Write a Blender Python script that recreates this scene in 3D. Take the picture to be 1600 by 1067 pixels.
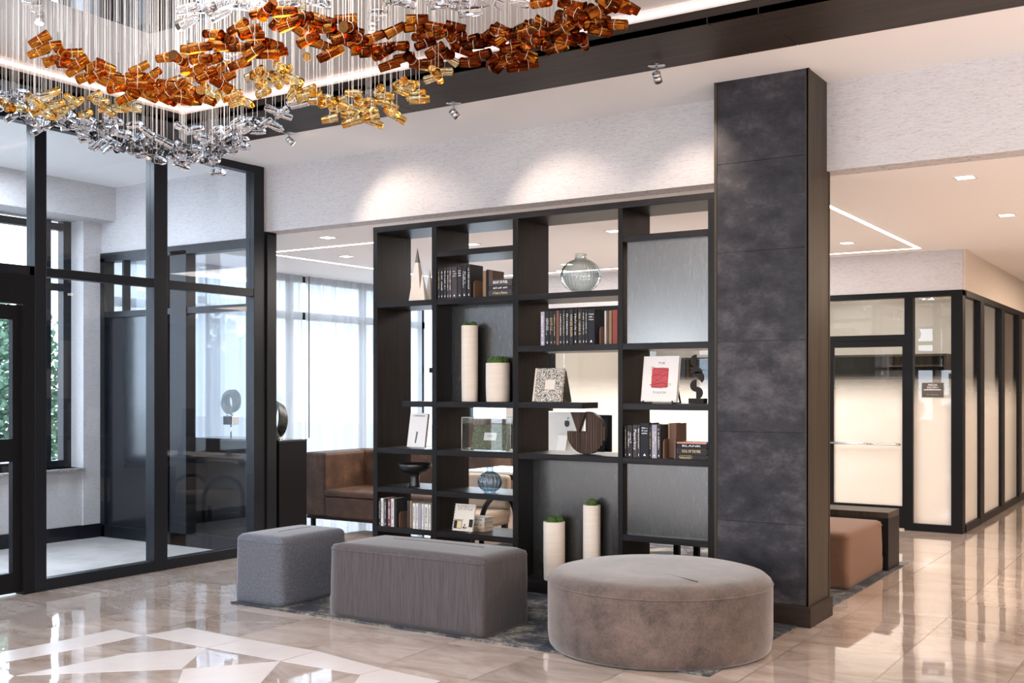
import bpy, bmesh, math, random
from mathutils import Vector, Matrix
PI = math.pi
S = bpy.context.scene
C = S.collection
for o in list(bpy.data.objects): bpy.data.objects.remove(o)

# ------------------------------------------------------------------ camera
F, EYE, HY = 1700.0, 1.55, 606.0
TH = math.atan(1100 / 1700.0)
CT, ST = math.cos(TH), math.sin(TH)
cd = bpy.data.cameras.new('camera'); cam = bpy.data.objects.new('camera', cd); C.objects.link(cam)
cam.location = (0, 0, EYE); cam.rotation_euler = (PI/2, 0, TH)
cd.sensor_width = 36; cd.lens = 36 * F / 1600; cd.shift_y = (HY - 533.5) / 1600; cd.clip_start = .05
S.camera = cam
# ------------------------------------------------------------------ view, world
S.view_settings.view_transform = 'Standard'; S.view_settings.look = 'None'
S.view_settings.gamma = 1; S.view_settings.use_curve_mapping = False
S.view_settings.exposure = 0.35
S.cycles.use_denoising = True
S.cycles.caustics_reflective = False; S.cycles.caustics_refractive = False
S.cycles.max_bounces = 10; S.cycles.transmission_bounces = 8; S.cycles.transparent_max_bounces = 16
S.cycles.sample_clamp_indirect = 6
w = bpy.data.worlds.new('world'); S.world = w; w.use_nodes = True
bg = w.node_tree.nodes['Background']; bg.inputs[0].default_value = (.76, .86, 1, 1); bg.inputs[1].default_value = 6.5

def lamp(name, kind, loc, power, col, size=.1, aim=None, spot=60, blend=.6, sy=None):
    d = bpy.data.lights.new(name, kind); d.energy = power; d.color = col
    if kind == 'AREA':
        d.shape = 'RECTANGLE' if sy else 'DISK'; d.size = size
        if sy: d.size_y = sy
    else: d.shadow_soft_size = size
    if kind == 'SPOT': d.spot_size = math.radians(spot); d.spot_blend = blend
    o = bpy.data.objects.new(name, d); C.objects.link(o); o.location = loc
    if aim: o.rotation_euler = (Vector(aim) - Vector(loc)).to_track_quat('-Z', 'Y').to_euler()
    return o
WARM, COOL, NEUT = (1, .78, .60), (.80, .90, 1), (1, .93, .88)
# unseen area lights added under the lobby ceiling as ambient fill
lamp('lobby_fill_light', 'AREA', (-3.6, 3.0, 3.745), 100, NEUT, 1.6, sy=1.6)
lamp('lobby_fill_light', 'AREA', (1.5, 3.2, 3.55), 80, WARM, 1.2, sy=1.2)
lamp('lobby_fill_light', 'AREA', (-1.0, -1.5, 3.55), 130, NEUT, 1.6, sy=1.6)
lamp('lobby_fill_light', 'AREA', (-5.0, -1.0, 3.55), 100, COOL, 1.6, sy=1.6)
lamp('vestibule_fill_light', 'AREA', (-8.6, 4.8, 3.58), 110, COOL, 1.2, sy=2.4)  # area light added to brighten the vestibule
# bare point lights added outside the picture to lift the ceilings
for p_, e_, c_ in (((1.6, -1.2, 1.9), 200, NEUT), ((-3.4, -2.2, 1.9), 200, NEUT), ((1.8, 4.2, 1.9), 160, (1, .86, .75)), ((-6.3, .2, 1.9), 150, COOL), ((1.9, 9.6, 1.7), 80, WARM)): lamp('point_fill_light', 'POINT', p_, e_, c_, .16)
# lounge, corridor and salon ceiling lamps
lamp('lounge_ceiling_lamp', 'AREA', (-5.6, 10.2, 2.98), 200, NEUT, 3.0, sy=2.2)
lamp('corridor_ceiling_lamp', 'AREA', (0.2, 9.6, 2.98), 110, WARM, 1.6, sy=2.5)
lamp('corridor_ceiling_lamp', 'AREA', (-.6, 15.0, 2.98), 90, WARM, 1.2, sy=3)
lamp('salon_ceiling_lamp', 'AREA', (-4.8, 13.9, 2.95), 90, (1, .90, .81), 4.0, sy=1.6)

# ------------------------------------------------------------------ pixel of the photo -> point on a plane of the place
def _d(px, py):
    a = (px - 800) / F; return (a*CT - ST, a*ST + CT, (HY - py) / F)
def onY(px, py, y):
    v = _d(px, py); t = y / v[1]; return Vector((v[0]*t, y, EYE + v[2]*t))
def onX(px, py, x):
    v = _d(px, py); t = x / v[0]; return Vector((x, v[1]*t, EYE + v[2]*t))
def onZ(px, py, z):
    v = _d(px, py); t = (z - EYE) / v[2]; return Vector((v[0]*t, v[1]*t, z))
def atD(px, py, dep):
    v = _d(px, py); return Vector((v[0]*dep, v[1]*dep, EYE + v[2]*dep))

# ------------------------------------------------------------------ materials
class N:
    def __init__(s, name):
        s.m = bpy.data.materials.new(name); s.m.use_nodes = True; s.t = s.m.node_tree; s.t.nodes.clear()
        s.out = s.t.nodes.new('ShaderNodeOutputMaterial')
    def n(s, typ, ins=None, **kw):
        nd = s.t.nodes.new('ShaderNode' + typ)
        for k, v in kw.items(): setattr(nd, k, v)
        for k, v in (ins or {}).items():
            if isinstance(v, bpy.types.NodeSocket): s.t.links.new(v, nd.inputs[k])
            else: nd.inputs[k].default_value = v
        return nd
    def coords(s, scale=(1, 1, 1), kind='Object', rot=(0, 0, 0)):
        tc = s.n('TexCoord'); mp = s.n('Mapping', {'Vector': tc.outputs[kind], 'Scale': scale, 'Rotation': rot}); return mp.outputs[0]
    def noise(s, vec, scale, detail=3, rough=.5, dist=0):
        return s.n('TexNoise', {'Vector': vec, 'Scale': scale, 'Detail': detail, 'Roughness': rough, 'Distortion': dist}).outputs[0]
    def ramp(s, fac, stops, interp='LINEAR'):
        r = s.n('ValToRGB', {'Fac': fac}); r.color_ramp.interpolation = interp; e = r.color_ramp.elements
        while len(e) < len(stops): e.new(.5)
        for i, (p, c) in enumerate(stops):
            e[i].position = p; e[i].color = c if len(c) == 4 else (*c, 1)
        return r.outputs[0]
    def math(s, op, a, b=0.0):
        return s.n('Math', {0: a, 1: b}, operation=op).outputs[0]
    def mix(s, fac, a, b, mode='MIX'):
        m = s.n('Mix', data_type='RGBA', blend_type=mode)
        for k, v in ((0, fac), (6, a), (7, b)):
            if isinstance(v, bpy.types.NodeSocket): s.t.links.new(v, m.inputs[k])
            else: m.inputs[k].default_value = v if k == 0 else (v if len(v) == 4 else (*v, 1))
        return m.outputs[2]
    def bump(s, h, strength=.3, dist=.01):
        return s.n('Bump', {'Height': h, 'Strength': strength, 'Distance': dist}).outputs[0]
    def pbr(s, col, rough=.5, metal=0.0, normal=None, **kw):
        ins = {'Roughness': rough, 'Metallic': metal}
        ins['Base Color'] = col if isinstance(col, bpy.types.NodeSocket) else (*col, 1)
        if normal is not None: ins['Normal'] = normal
        ins.update(kw)
        p = s.n('BsdfPrincipled', ins); s.t.links.new(p.outputs[0], s.out.inputs[0]); return s.m
    def surf(s, sock): s.t.links.new(sock, s.out.inputs[0]); return s.m

def schlick(q, f0=.04, k=1.0):
    fc = q.n('LayerWeight', {'Blend': .5}).outputs['Facing']
    return q.math('MULTIPLY', q.math('ADD', q.math('MULTIPLY', q.math('POWER', fc, 5.0), 1-f0), f0), k)
def plain(name, col, rough=.5, metal=0.0, var=.06, scale=12, bump=.05, **kw):
    q = N(name); v = q.coords(); nz = q.noise(v, scale, 4)
    c = q.mix(nz, tuple(x*(1-var) for x in col), tuple(min(1, x*(1+var)) for x in col))
    return q.pbr(c, rough, metal, q.bump(q.noise(v, scale*12, 2), bump, .002), **kw)

def m_wallcover():
    q = N('wallcovering'); v = q.coords((16, 16, 240)); a = q.noise(v, 1.0, 5, .7)
    v2 = q.coords((30, 30, 420)); b = q.noise(v2, 1.0, 3, .6)
    c1 = q.ramp(a, [(.28, (.42, .40, .405)), (.48, (.535, .515, .52)), (.7, (.58, .56, .565))])
    fl = q.ramp(b, [(.34, (0, 0, 0)), (.41, (1, 1, 1))])
    c = q.mix(fl, (.30, .28, .29), c1)
    return q.pbr(c, .85, 0, q.bump(a, .25, .004))
def m_wood(name, c1, c2, rough, axis='z', sc=1.0):
    q = N(name); k = {'z': (40, 40, 2.2), 'x': (2.2, 40, 40), 'y': (40, 2.2, 40)}[axis]
    v = q.coords(tuple(i*sc for i in k)); a = q.noise(v, 1, 6, .62, .4)
    c = q.ramp(a, [(.32, c1), (.68, c2)])
    return q.pbr(c, rough, 0, q.bump(a, .18, .002), **{'Specular IOR Level': .15})
def m_slate():
    q = N('slate_cladding'); v = q.coords((1, 1, 1.5)); a = q.noise(v, 2.2, 12, .72, 0); b = q.noise(v, 26, 6, .8); d = q.noise(v, 5, 5, .7)
    c = q.ramp(a, [(.36, (.008, .008, .011)), (.5, (.026, .024, .029)), (.64, (.075, .068, .073))])
    sp = q.math('MULTIPLY', q.ramp(b, [(.56, (0, 0, 0)), (.66, (1, 1, 1))]), q.ramp(d, [(.5, (0, 0, 0)), (.62, (1, 1, 1))]))
    c = q.mix(q.math('MULTIPLY', sp, .8), c, (.012, .012, .014))
    return q.pbr(c, q.ramp(d, [(.3, (.40,)*3), (.7, (.6,)*3)]), 0, q.bump(a, .2, .01), **{'Specular IOR Level': .22})
def m_floor():
    q = N('polished_marble_tile'); geo = q.n('NewGeometry'); pos = geo.outputs['Position']
    T = .6
    sc = q.n('VectorMath', {0: pos, 1: (1/T, 1/T, 0)}, operation='MULTIPLY').outputs[0]
    sc = q.n('VectorMath', {0: sc, 1: (.53, .12, 0)}, operation='ADD').outputs[0]
    cell = q.n('VectorMath', {0: sc}, operation='FLOOR').outputs[0]
    rnd = q.n('TexWhiteNoise', {'Vector': cell}, noise_dimensions='3D')
    fr = q.n('VectorMath', {0: sc}, operation='FRACTION').outputs[0]
    cen = q.n('VectorMath', {0: fr, 1: (.5, .5, 0)}, operation='SUBTRACT').outputs[0]
    ab = q.n('VectorMath', {0: cen}, operation='ABSOLUTE').outputs[0]
    xyz = q.n('SeparateXYZ', {0: ab})
    mx = q.math('MAXIMUM', xyz.outputs[0], xyz.outputs[1])
    grout = q.math('GREATER_THAN', mx, .4945)
    # veins, shifted for each tile
    off = q.n('VectorMath', {0: rnd.outputs[1], 'Scale': 9.0}, operation='SCALE').outputs[0]
    pv = q.n('VectorMath', {0: pos, 1: off}, operation='ADD').outputs[0]
    mp = q.n('Mapping', {'Vector': pv, 'Scale': (1.2, 2.6, 1)}).outputs[0]
    a = q.noise(mp, 1.3, 8, .65, 1.2); b = q.noise(mp, 6, 6, .7, .5)
    c = q.ramp(a, [(.32, (.36, .280, .238)), (.5, (.50, .415, .365)), (.66, (.60, .525, .48))])
    c = q.mix(q.ramp(b, [(.45, (0, 0, 0)), (.75, (.40,)*3)]), c, (.36, .29, .25))
    val = q.math('ADD', q.math('MULTIPLY', rnd.outputs[0], .22), .88)
    c = q.mix(1.0, c, q.n('CombineColor', {0: val, 1: val, 2: val}).outputs[0], 'MULTIPLY')
    c = q.mix(grout, c, (.16, .125, .10))
    # each tile lies a hair out of level, and is slightly wavy
    tl = q.n('VectorMath', {0: rnd.outputs[1], 1: (.5, .5, .5)}, operation='SUBTRACT').outputs[0]
    tl = q.n('VectorMath', {0: tl, 1: (.009, .009, 0)}, operation='MULTIPLY').outputs[0]
    wv = q.n('TexNoise', {'Vector': pos, 'Scale': 2.2, 'Detail': 0.0}).outputs[1]
    wv = q.n('VectorMath', {0: wv, 1: (.5, .5, .5)}, operation='SUBTRACT').outputs[0]
    wv = q.n('VectorMath', {0: wv, 1: (.012, .012, 0)}, operation='MULTIPLY').outputs[0]
    nn = q.n('VectorMath', {0: geo.outputs['Normal'], 1: tl}, operation='ADD').outputs[0]
    nn = q.n('VectorMath', {0: nn, 1: wv}, operation='ADD').outputs[0]
    nn = q.n('VectorMath', {0: nn}, operation='NORMALIZE').outputs[0]
    rg = q.math('ADD', q.math('MULTIPLY', grout, .4), .045)
    return q.pbr(c, rg, 0, nn, **{'Specular IOR Level': .9, 'Coat Weight': .7, 'Coat Roughness': .02, 'Coat IOR': 1.7, 'Coat Normal': nn})
def m_rug():
    q = N('distressed_rug_pile'); v = q.coords(); a = q.noise(v, 2.3, 9, .75, .8); b = q.noise(v, 60, 5, .8); d = q.noise(q.coords((1, 5, 1)), 5, 6, .7)
    x = q.math('ADD', q.math('MULTIPLY', a, .62), q.math('ADD', q.math('MULTIPLY', b, .20), q.math('MULTIPLY', d, .18)))
    c = q.ramp(x, [(.44, (.012, .016, .028)), (.50, (.045, .05, .06)), (.545, (.19, .18, .155)), (.62, (.40, .36, .30))])
    return q.pbr(c, .95, 0, q.bump(b, .8, .006))
def m_fabric(name, c1, c2, sc, kind='weave', sheen=.3):
    q = N(name)
    if kind == 'strie': a = q.noise(q.coords((190, 190, 5)), 1, 4, .6)
    elif kind == 'velvet':
        v = q.coords(); a1 = q.noise(v, 4.0, 10, .76, .1); b1 = q.noise(v, 90, 3, .7)
        a = q.math('ADD', q.math('MULTIPLY', a1, .74), q.math('MULTIPLY', b1, .26))
    else: a = q.noise(q.coords(), 85, 6, .85)
    c = q.ramp(a, [(.34, c1), (.66, c2)])
    return q.pbr(c, .85, 0, q.bump(q.noise(q.coords(), 500, 2), .35, .002), **{'Sheen Weight': sheen, 'Sheen Roughness': .4})
def m_glass(name, tint=(.93, .96, .97), ior=1.45, k=1.0):
    q = N(name); fr = schlick(q, .04, k)
    t = q.n('BsdfTransparent', {0: (*tint, 1)}); g = q.n('BsdfGlossy', {'Color': (1, 1, 1, 1), 'Roughness': .0})
    m = q.n('MixShader', {0: fr, 1: t.outputs[0], 2: g.outputs[0]}); return q.surf(m.outputs[0])
def m_frost_grad():   # clear glass above, a frosted film fading in below eye level
    q = N('graded_frosted_glass'); z = q.n('SeparateXYZ', {0: q.n('NewGeometry').outputs['Position']}).outputs[2]
    f = q.n('MapRange', {'Value': z, 'From Min': 1.20, 'From Max': 1.72, 'To Min': .96, 'To Max': 0.0}, interpolation_type='SMOOTHSTEP').outputs[0]
    fr = schlick(q, .045, .9)
    t = q.n('BsdfTransparent', {0: (.96, .97, .95, 1)}); g = q.n('BsdfGlossy', {'Roughness': .0})
    m = q.n('MixShader', {0: fr, 1: t.outputs[0], 2: g.outputs[0]})
    tr = q.n('BsdfTranslucent', {0: (.93, .90, .86, 1)}); df = q.n('BsdfDiffuse', {0: (.9, .87, .82, 1)})
    fm = q.n('MixShader', {0: .45, 1: tr.outputs[0], 2: df.outputs[0]})
    fg = q.n('MixShader', {0: q.math('MULTIPLY', fr, .8), 1: fm.outputs[0], 2: g.outputs[0]})
    o = q.n('MixShader', {0: f, 1: m.outputs[0], 2: fg.outputs[0]}); return q.surf(o.outputs[0])
def m_sheer():
    q = N('sheer_curtain_cloth'); a = q.noise(q.coords((1, 60, 2)), 1, 4, .6)
    tr = q.n('BsdfTranslucent', {0: (.36, .37, .39, 1)}); df = q.n('BsdfDiffuse', {0: (.8, .8, .82, 1)})
    m = q.n('MixShader', {0: .30, 1: tr.outputs[0], 2: df.outputs[0]}); t = q.n('BsdfTransparent')
    f = q.n('MapRange', {'Value': a, 'From Min': .3, 'From Max': .7, 'To Min': .86, 'To Max': .97}).outputs[0]
    o = q.n('MixShader', {0: f, 1: t.outputs[0], 2: m.outputs[0]}); return q.surf(o.outputs[0])
def m_emit(name, col, s):
    q = N(name); return q.surf(q.n('Emission', {0: (*col, 1), 1: s}).outputs[0])
def m_solidglass(name, c1, c2, rough=0.0, milk=0.0, ior=1.45):
    q = N(name); z = q.n('SeparateXYZ', {0: q.n('TexCoord').outputs['Generated']}).outputs[0]
    c = q.ramp(z, [(.25, c1), (.85, c2)])
    g = q.n('BsdfGlass', {'Color': c, 'Roughness': rough, 'IOR': ior}); t = q.n('BsdfTranslucent', {0: c}); return q.surf(q.n('MixShader', {0: milk, 1: g.outputs[0], 2: t.outputs[0]}).outputs[0])
def m_panel():
    q = N('brushed_metal_mesh_panel'); a = q.noise(q.coords((330, 330, 14)), 1, 2, .5); b = q.noise(q.coords(), 300, 2)
    c = q.mix(a, (.12, .12, .118), (.175, .172, .165))
    r = q.math('ADD', q.math('MULTIPLY', a, .08), .22)
    return q.pbr(c, r, .9, q.bump(q.math('ADD', a, b), .05, .001))
def m_leather():
    q = N('worn_brown_leather'); v = q.coords(); a = q.noise(v, 5, 8, .7); b = q.noise(v, 120, 4, .7)
    c = q.ramp(q.math('ADD', q.math('MULTIPLY', a, .7), q.math('MULTIPLY', b, .3)), [(.35, (.030, .014, .008)), (.52, (.070, .033, .018)), (.68, (.16, .085, .05))])
    return q.pbr(c, .5, 0, q.bump(b, .3, .003))
def m_speckle(name, c1, c2, sc, th=.5, w=.03, rough=.6):
    q = N(name); a = q.noise(q.coords(), sc, 3, .6)
    return q.pbr(q.ramp(a, [(th - w, c1), (th + w, c2)]), rough)
def m_ribbed():
    q = N('banded_ceramic'); v = q.coords((0, 0, 1)); wv = q.n('TexWave', {'Vector': v, 'Scale': 40, 'Distortion': 1.0}, wave_type='BANDS', bands_direction='Z').outputs[1]
    c = q.mix(q.noise(q.coords((3, 3, 60)), 1, 4, .6), (.62, .52, .43), (.78, .69, .60)); return q.pbr(c, .8, 0, q.bump(wv, .25, .002))

M = dict(
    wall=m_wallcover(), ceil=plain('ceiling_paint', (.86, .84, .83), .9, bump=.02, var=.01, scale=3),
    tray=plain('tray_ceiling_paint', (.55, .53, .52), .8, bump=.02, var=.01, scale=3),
    shelf=m_wood('dark_stained_oak', (.004, .0035, .0035), (.014, .012, .0115), .38, 'z'),
    shelfx=m_wood('dark_stained_oak_horizontal', (.006, .0055, .006), (.020, .0175, .018), .36, 'x'),
    soffit=m_wood('dark_ceiling_veneer', (.020, .014, .011), (.042, .030, .024), .46, 'x', .5),
    slate=m_slate(), side=m_wood('bronze_veneer', (.034, .026, .019), (.058, .046, .034), .42, 'z', .5),
    black=plain('black_metal', (.006, .006, .007), .42, 0, .1, 20, .02, **{'Specular IOR Level': .14}),
    frame=plain('anodised_frame_metal', (.006, .0075, .011), .34, 0, .1, 20, .02, **{'Specular IOR Level': .3}),
    blackgloss=plain('black_glass_panel', (.012, .013, .017), .16, 0, .1, 3, .01, **{'Specular IOR Level': .9}),
    floor=m_floor(), vfloor=m_speckle('honed_vestibule_tile', (.33, .30, .28), (.50, .47, .45), 3.5, .5, .25, .42),
    inlay=m_speckle('honed_pale_marble', (.53, .49, .485), (.61, .57, .565), 2.6, .5, .3, .22),
    rug=m_rug(), grey=m_fabric('blue_grey_upholstery', (.032, .036, .048), (.135, .142, .172), 1),
    taupe=m_fabric('taupe_strie_upholstery', (.034, .028, .031), (.068, .057, .060), 1, 'strie'),
    velvet=m_fabric('mottled_brown_velvet', (.020, .0135, .011), (.140, .097, .080), 1, 'velvet', .45),
    tan=m_fabric('tan_upholstery', (.115, .056, .030), (.16, .080, .045), 1, 'weave', .1),
    tan2=m_fabric('oatmeal_upholstery', (.38, .29, .21), (.50, .40, .31), 1, 'weave', .1),
    leather=m_leather(), glass=m_glass('window_glass'), glassblue=m_glass('tinted_window_glass', (.95, .97, .99), 1.5, .6), frost=m_frost_grad(), sheer=m_sheer(),
    acrylic=m_glass('clear_acrylic', (.96, .98, .97), 1.5, 1.3),
    amber=m_solidglass('amber_glass', (.82, .47, .14), (.45, .17, .06)), gold=m_solidglass('pale_gold_glass', (.98, .90, .70), (.97, .74, .38), ior=1.33),
    clear=m_solidglass('clear_glass', (.98, .98, .99), (.99, .99, 1.0), ior=1.17),
    wire=plain('steel_wire', (.80, .74, .69), .4, .1), satin=plain('satin_chrome', (.55, .55, .56), .32, 1.0, .02, 5, 0), chrome=plain('chrome', (.75, .75, .76), .12, 1.0, .02, 5, 0),
    mirror=plain('polished_steel_mirror', (.82, .84, .88), .03, 1.0, .01, 2, 0),
    led=m_emit('led_strip_light', (1, .90, .84), 9), coveled=m_emit('cove_led_light', (1, .70, .58), 2.0), bulb=m_emit('lit_lamp_lens', (1, .86, .68), 30), down=m_emit('lit_downlight_lens', (1, .93, .84), 9),
    panel=m_panel(), ceramic=m_ribbed(), moss=m_speckle('moss', (.012, .035, .005), (.07, .14, .02), 90, .5, .2, .9),
    stone=m_speckle('granite_sill', (.14, .13, .12), (.42, .39, .37), 60, .5, .15, .3),
    cream=plain('cream_plaster', (.66, .58, .50), .75, 0, .08, 8, .2), cap=plain('grey_plaster', (.13, .12, .115), .7),
    white=plain('white_paper', (.68, .65, .63), .7), paper=plain('page_edges', (.62, .54, .42), .8, 0, .12, 60),
    darkcer=plain('matt_black_ceramic', (.016, .014, .014), .33), walnut=m_wood('fluted_walnut', (.030, .017, .012), (.085, .050, .037), .5, 'z', .8),
    bronze=plain('dark_bronze', (.020, .014, .011), .55, **{'Specular IOR Level': .2}), darkgreen=m_speckle('dark_green_cover', (.012, .013, .008), (.05, .05, .03), 30),
    marble=m_speckle('black_and_cream_pattern_cover', (.02, .02, .02), (.74, .68, .58), 165, .51, .015),
    olive=m_speckle('mottled_olive_cover', (.05, .048, .02), (.17, .175, .10), 70, .5, .15), red=plain('red_print', (.42, .045, .05), .6, 0, .25, 40),
    terrac=plain('coral_cover', (.55, .25, .19), .6), ring=m_speckle('dark_patinated_bronze', (.02, .023, .02), (.075, .08, .07), 20, .5, .15, .4),
    silver=plain('pale_anodised_aluminium', (.70, .67, .62), .4, .2), screen=plain('dark_screen', (.02, .025, .03), .12),
    leaf=m_speckle('tree_leaves', (.035, .075, .045), (.13, .22, .13), 4, .5, .2, .8), bark=plain('bark', (.10, .07, .05), .9),
    road=plain('pale_paving', (.42, .40, .38), .9), carred=plain('red_car_paint', (.5, .05, .06), .25), carwhite=plain('white_car_paint', (.75, .75, .78), .2),
    gold_ink=plain('gold_foil', (.62, .48, .24), .4, .2), white_ink=plain('white_print', (.80, .80, .80), .6), black_ink=plain('black_print', (.03, .03, .03), .6),
    greige=plain('greige_wall', (.50, .475, .45), .9, bump=.03), sign=plain('dark_grey_sign', (.075, .065, .06), .5), warmwall=plain('warm_cream_wall', (.66, .59, .52), .9, bump=.03),
)
def blackbook(i, c): return plain('book_cloth', c, .55, 0, .15, 30, **{'Specular IOR Level': .2})
BK = [blackbook(i, c) for i, c in enumerate([(.020, .019, .020), (.030, .026, .028), (.045, .043, .048), (.014, .015, .020), (.055, .045, .046)])]
BROWN = plain('brown_book_cloth', (.12, .058, .035), .6); TANB = plain('tan_book_cloth', (.30, .19, .115), .6); REDB = plain('red_book_cloth', (.30, .055, .04), .6)
LAV = plain('lavender_book_cloth', (.30, .28, .34), .6); WHB = plain('off_white_book_cloth', (.66, .62, .58), .6); MAR = plain('maroon_book_cloth', (.15, .03, .045), .6)

# ------------------------------------------------------------------ mesh builder
class MB:
    def __init__(s): s.bm = bmesh.new(); s.smooth = False
    def box(s, a, b, bev=0.0, seg=2, mi=0):
        a, b = Vector(a), Vector(b); lo = Vector(map(min, a, b)); hi = Vector(map(max, a, b))
        r = bmesh.ops.create_cube(s.bm, size=1); vs = r['verts']
        for v in vs: v.co = Vector([lo[i] + (v.co[i] + .5) * (hi[i] - lo[i]) for i in range(3)])
        fs = {f for v in vs for f in v.link_faces}
        for f in fs: f.material_index = mi
        if bev: bmesh.ops.bevel(s.bm, geom=list({e for v in vs for e in v.link_edges}), offset=bev, segments=seg, profile=.5, affect='EDGES')
        return s
    def prism(s, pts, ext, mi=0):   # closed polygon of 3-D points swept by a vector
        ext = Vector(ext); A = [s.bm.verts.new(Vector(p)) for p in pts]; B = [s.bm.verts.new(Vector(p) + ext) for p in pts]; n = len(pts)
        fs = [s.bm.faces.new(A), s.bm.faces.new(B[::-1])]
        for i in range(n): fs.append(s.bm.faces.new((A[i], B[i], B[(i+1) % n], A[(i+1) % n])))
        for f in fs: f.material_index = mi
        bmesh.ops.recalc_face_normals(s.bm, faces=fs); return s
    def lathe(s, prof, cen, seg=40, rib=0, amp=0.0, cap=True):
        cen = Vector(cen); rings = []
        for (r, z) in prof:
            if r <= 1e-6: rings.append([s.bm.verts.new(cen + Vector((0, 0, z)))]); continue
            ring = []
            for k in range(seg):
                t = 2*PI*k/seg; rr = r * (1 + amp*math.cos(rib*t)) if rib else r
                ring.append(s.bm.verts.new(cen + Vector((rr*math.cos(t), rr*math.sin(t), z))))
            rings.append(ring)
        fs = []
        for A, B in zip(rings, rings[1:]):
            for k in range(seg):
                a0, a1, b0, b1 = A[k % len(A)], A[(k+1) % len(A)], B[k % len(B)], B[(k+1) % len(B)]
                if len(A) == 1 and len(B) == 1: continue
                q = (a0, b1, b0) if len(A) == 1 else ((a0, a1, b0) if len(B) == 1 else (a0, a1, b1, b0))
                fs.append(s.bm.faces.new(q))
        if cap:
            for R in (rings[0], rings[-1]):
                if len(R) > 2: fs.append(s.bm.faces.new(R))
        bmesh.ops.recalc_face_normals(s.bm, faces=fs)
        for f in fs: f.smooth = len(f.verts) < 5
        return s
    def tube(s, pts, r, seg=8, closed=False):
        pts = [Vector(p) for p in pts]; n = len(pts); rings = []; up0 = None
        for i, p in enumerate(pts):
            a = pts[(i-1) % n] if closed or i else p; b = pts[(i+1) % n] if closed or i < n-1 else p
            t = (b - a).normalized(); up = Vector((0, 0, 1)) if abs(t.z) < .9 else Vector((1, 0, 0))
            if up0 is not None: up = up0
            x = t.cross(up).normalized(); y = x.cross(t).normalized(); up0 = y
            rr = r[i] if isinstance(r, (list, tuple)) else r
            rings.append([s.bm.verts.new(p + x*rr*math.cos(2*PI*k/seg) + y*rr*math.sin(2*PI*k/seg)) for k in range(seg)])
        fs = []
        for i in range(n if closed else n-1):
            A, B = rings[i], rings[(i+1) % n]
            for k in range(seg): fs.append(s.bm.faces.new((A[k], A[(k+1) % seg], B[(k+1) % seg], B[k])))
        if not closed: fs += [s.bm.faces.new(rings[0][::-1]), s.bm.faces.new(rings[-1])]
        bmesh.ops.recalc_face_normals(s.bm, faces=fs)
        for f in fs: f.smooth = len(f.verts) < 5
        return s
    def xf(s, mat): bmesh.ops.transform(s.bm, matrix=mat, verts=s.bm.verts); return s
    def mesh(s, name, mats):
        me = bpy.data.meshes.new(name); s.bm.to_mesh(me); s.bm.free()
        for m in (mats if isinstance(mats, (list, tuple)) else [mats]): me.materials.append(m)
        return me

def wloc(o):
    v = Vector(o.location)
    while o.parent: o = o.parent; v += Vector(o.location)
    return v
def link(name, me, parent=None, loc=None):
    """me is in world coordinates; the object's origin is put at loc (or at its parent)"""
    o = bpy.data.objects.new(name, me); C.objects.link(o)
    base = Vector((0, 0, 0))
    if parent: o.parent = parent; base = wloc(parent)
    off = Vector(loc) if loc is not None else base
    if off.length: me.transform(Matrix.Translation(-off))
    o.location = off - base
    return o
def tag(o, label=None, cat=None, group=None, kind=None):
    for k, v in (('label', label), ('category', cat), ('group', group), ('kind', kind)):
        if v: o[k] = v
    return o
def thing(name, loc, label, cat, group=None, kind=None):
    o = bpy.data.objects.new(name, None); C.objects.link(o); o.location = loc; o.empty_display_size = .1
    return tag(o, label, cat, group, kind)
def obj(name, mb, mats, parent=None, loc=None, **kw): return tag(link(name, mb.mesh(name, mats), parent, loc), **kw)
def struct(name, mb, mats, parent=None, **kw):
    o = obj(name, mb, mats, parent)
    if not parent: o['kind'] = 'structure'
    return tag(o, **kw)
def autosmooth(o):
    for p in o.data.polygons: p.use_smooth = True
    return o
def box(a, b, bev=0.0, seg=2): return MB().box(a, b, bev, seg)
def subsurf(o, n=1):
    m = o.modifiers.new('subsurf', 'SUBSURF'); m.levels = n; m.render_levels = n; return o

def textmesh(txt, size, depth=.0004, sx=1.0):
    cu = bpy.data.curves.new('t', 'FONT'); cu.body = txt; cu.size = size; cu.extrude = depth; cu.align_x = 'CENTER'; cu.align_y = 'CENTER'; cu.resolution_u = 2; cu.space_line = .85
    o = bpy.data.objects.new('t', cu); me = bpy.data.meshes.new_from_object(o)
    bpy.data.objects.remove(o); bpy.data.curves.remove(cu)
    me.transform(Matrix.Diagonal((sx, 1, 1, 1))); return me
def place_text(txt, size, cen, xa, ya, mat, parent, name='lettering', sx=1.0, fit=None):
    me = textmesh(txt, size)
    if fit:
        xs = [v.co.x for v in me.vertices]; w_ = max(xs) - min(xs) if xs else 1
        me.transform(Matrix.Diagonal((fit / w_, 1, 1, 1)))
    xa, ya = Vector(xa).normalized(), Vector(ya).normalized(); z = xa.cross(ya)
    m4 = Matrix((xa, ya, z)).transposed().to_4x4(); m4.translation = Vector(cen)
    me.transform(m4); me.materials.append(mat); return link(name, me, parent)
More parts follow.
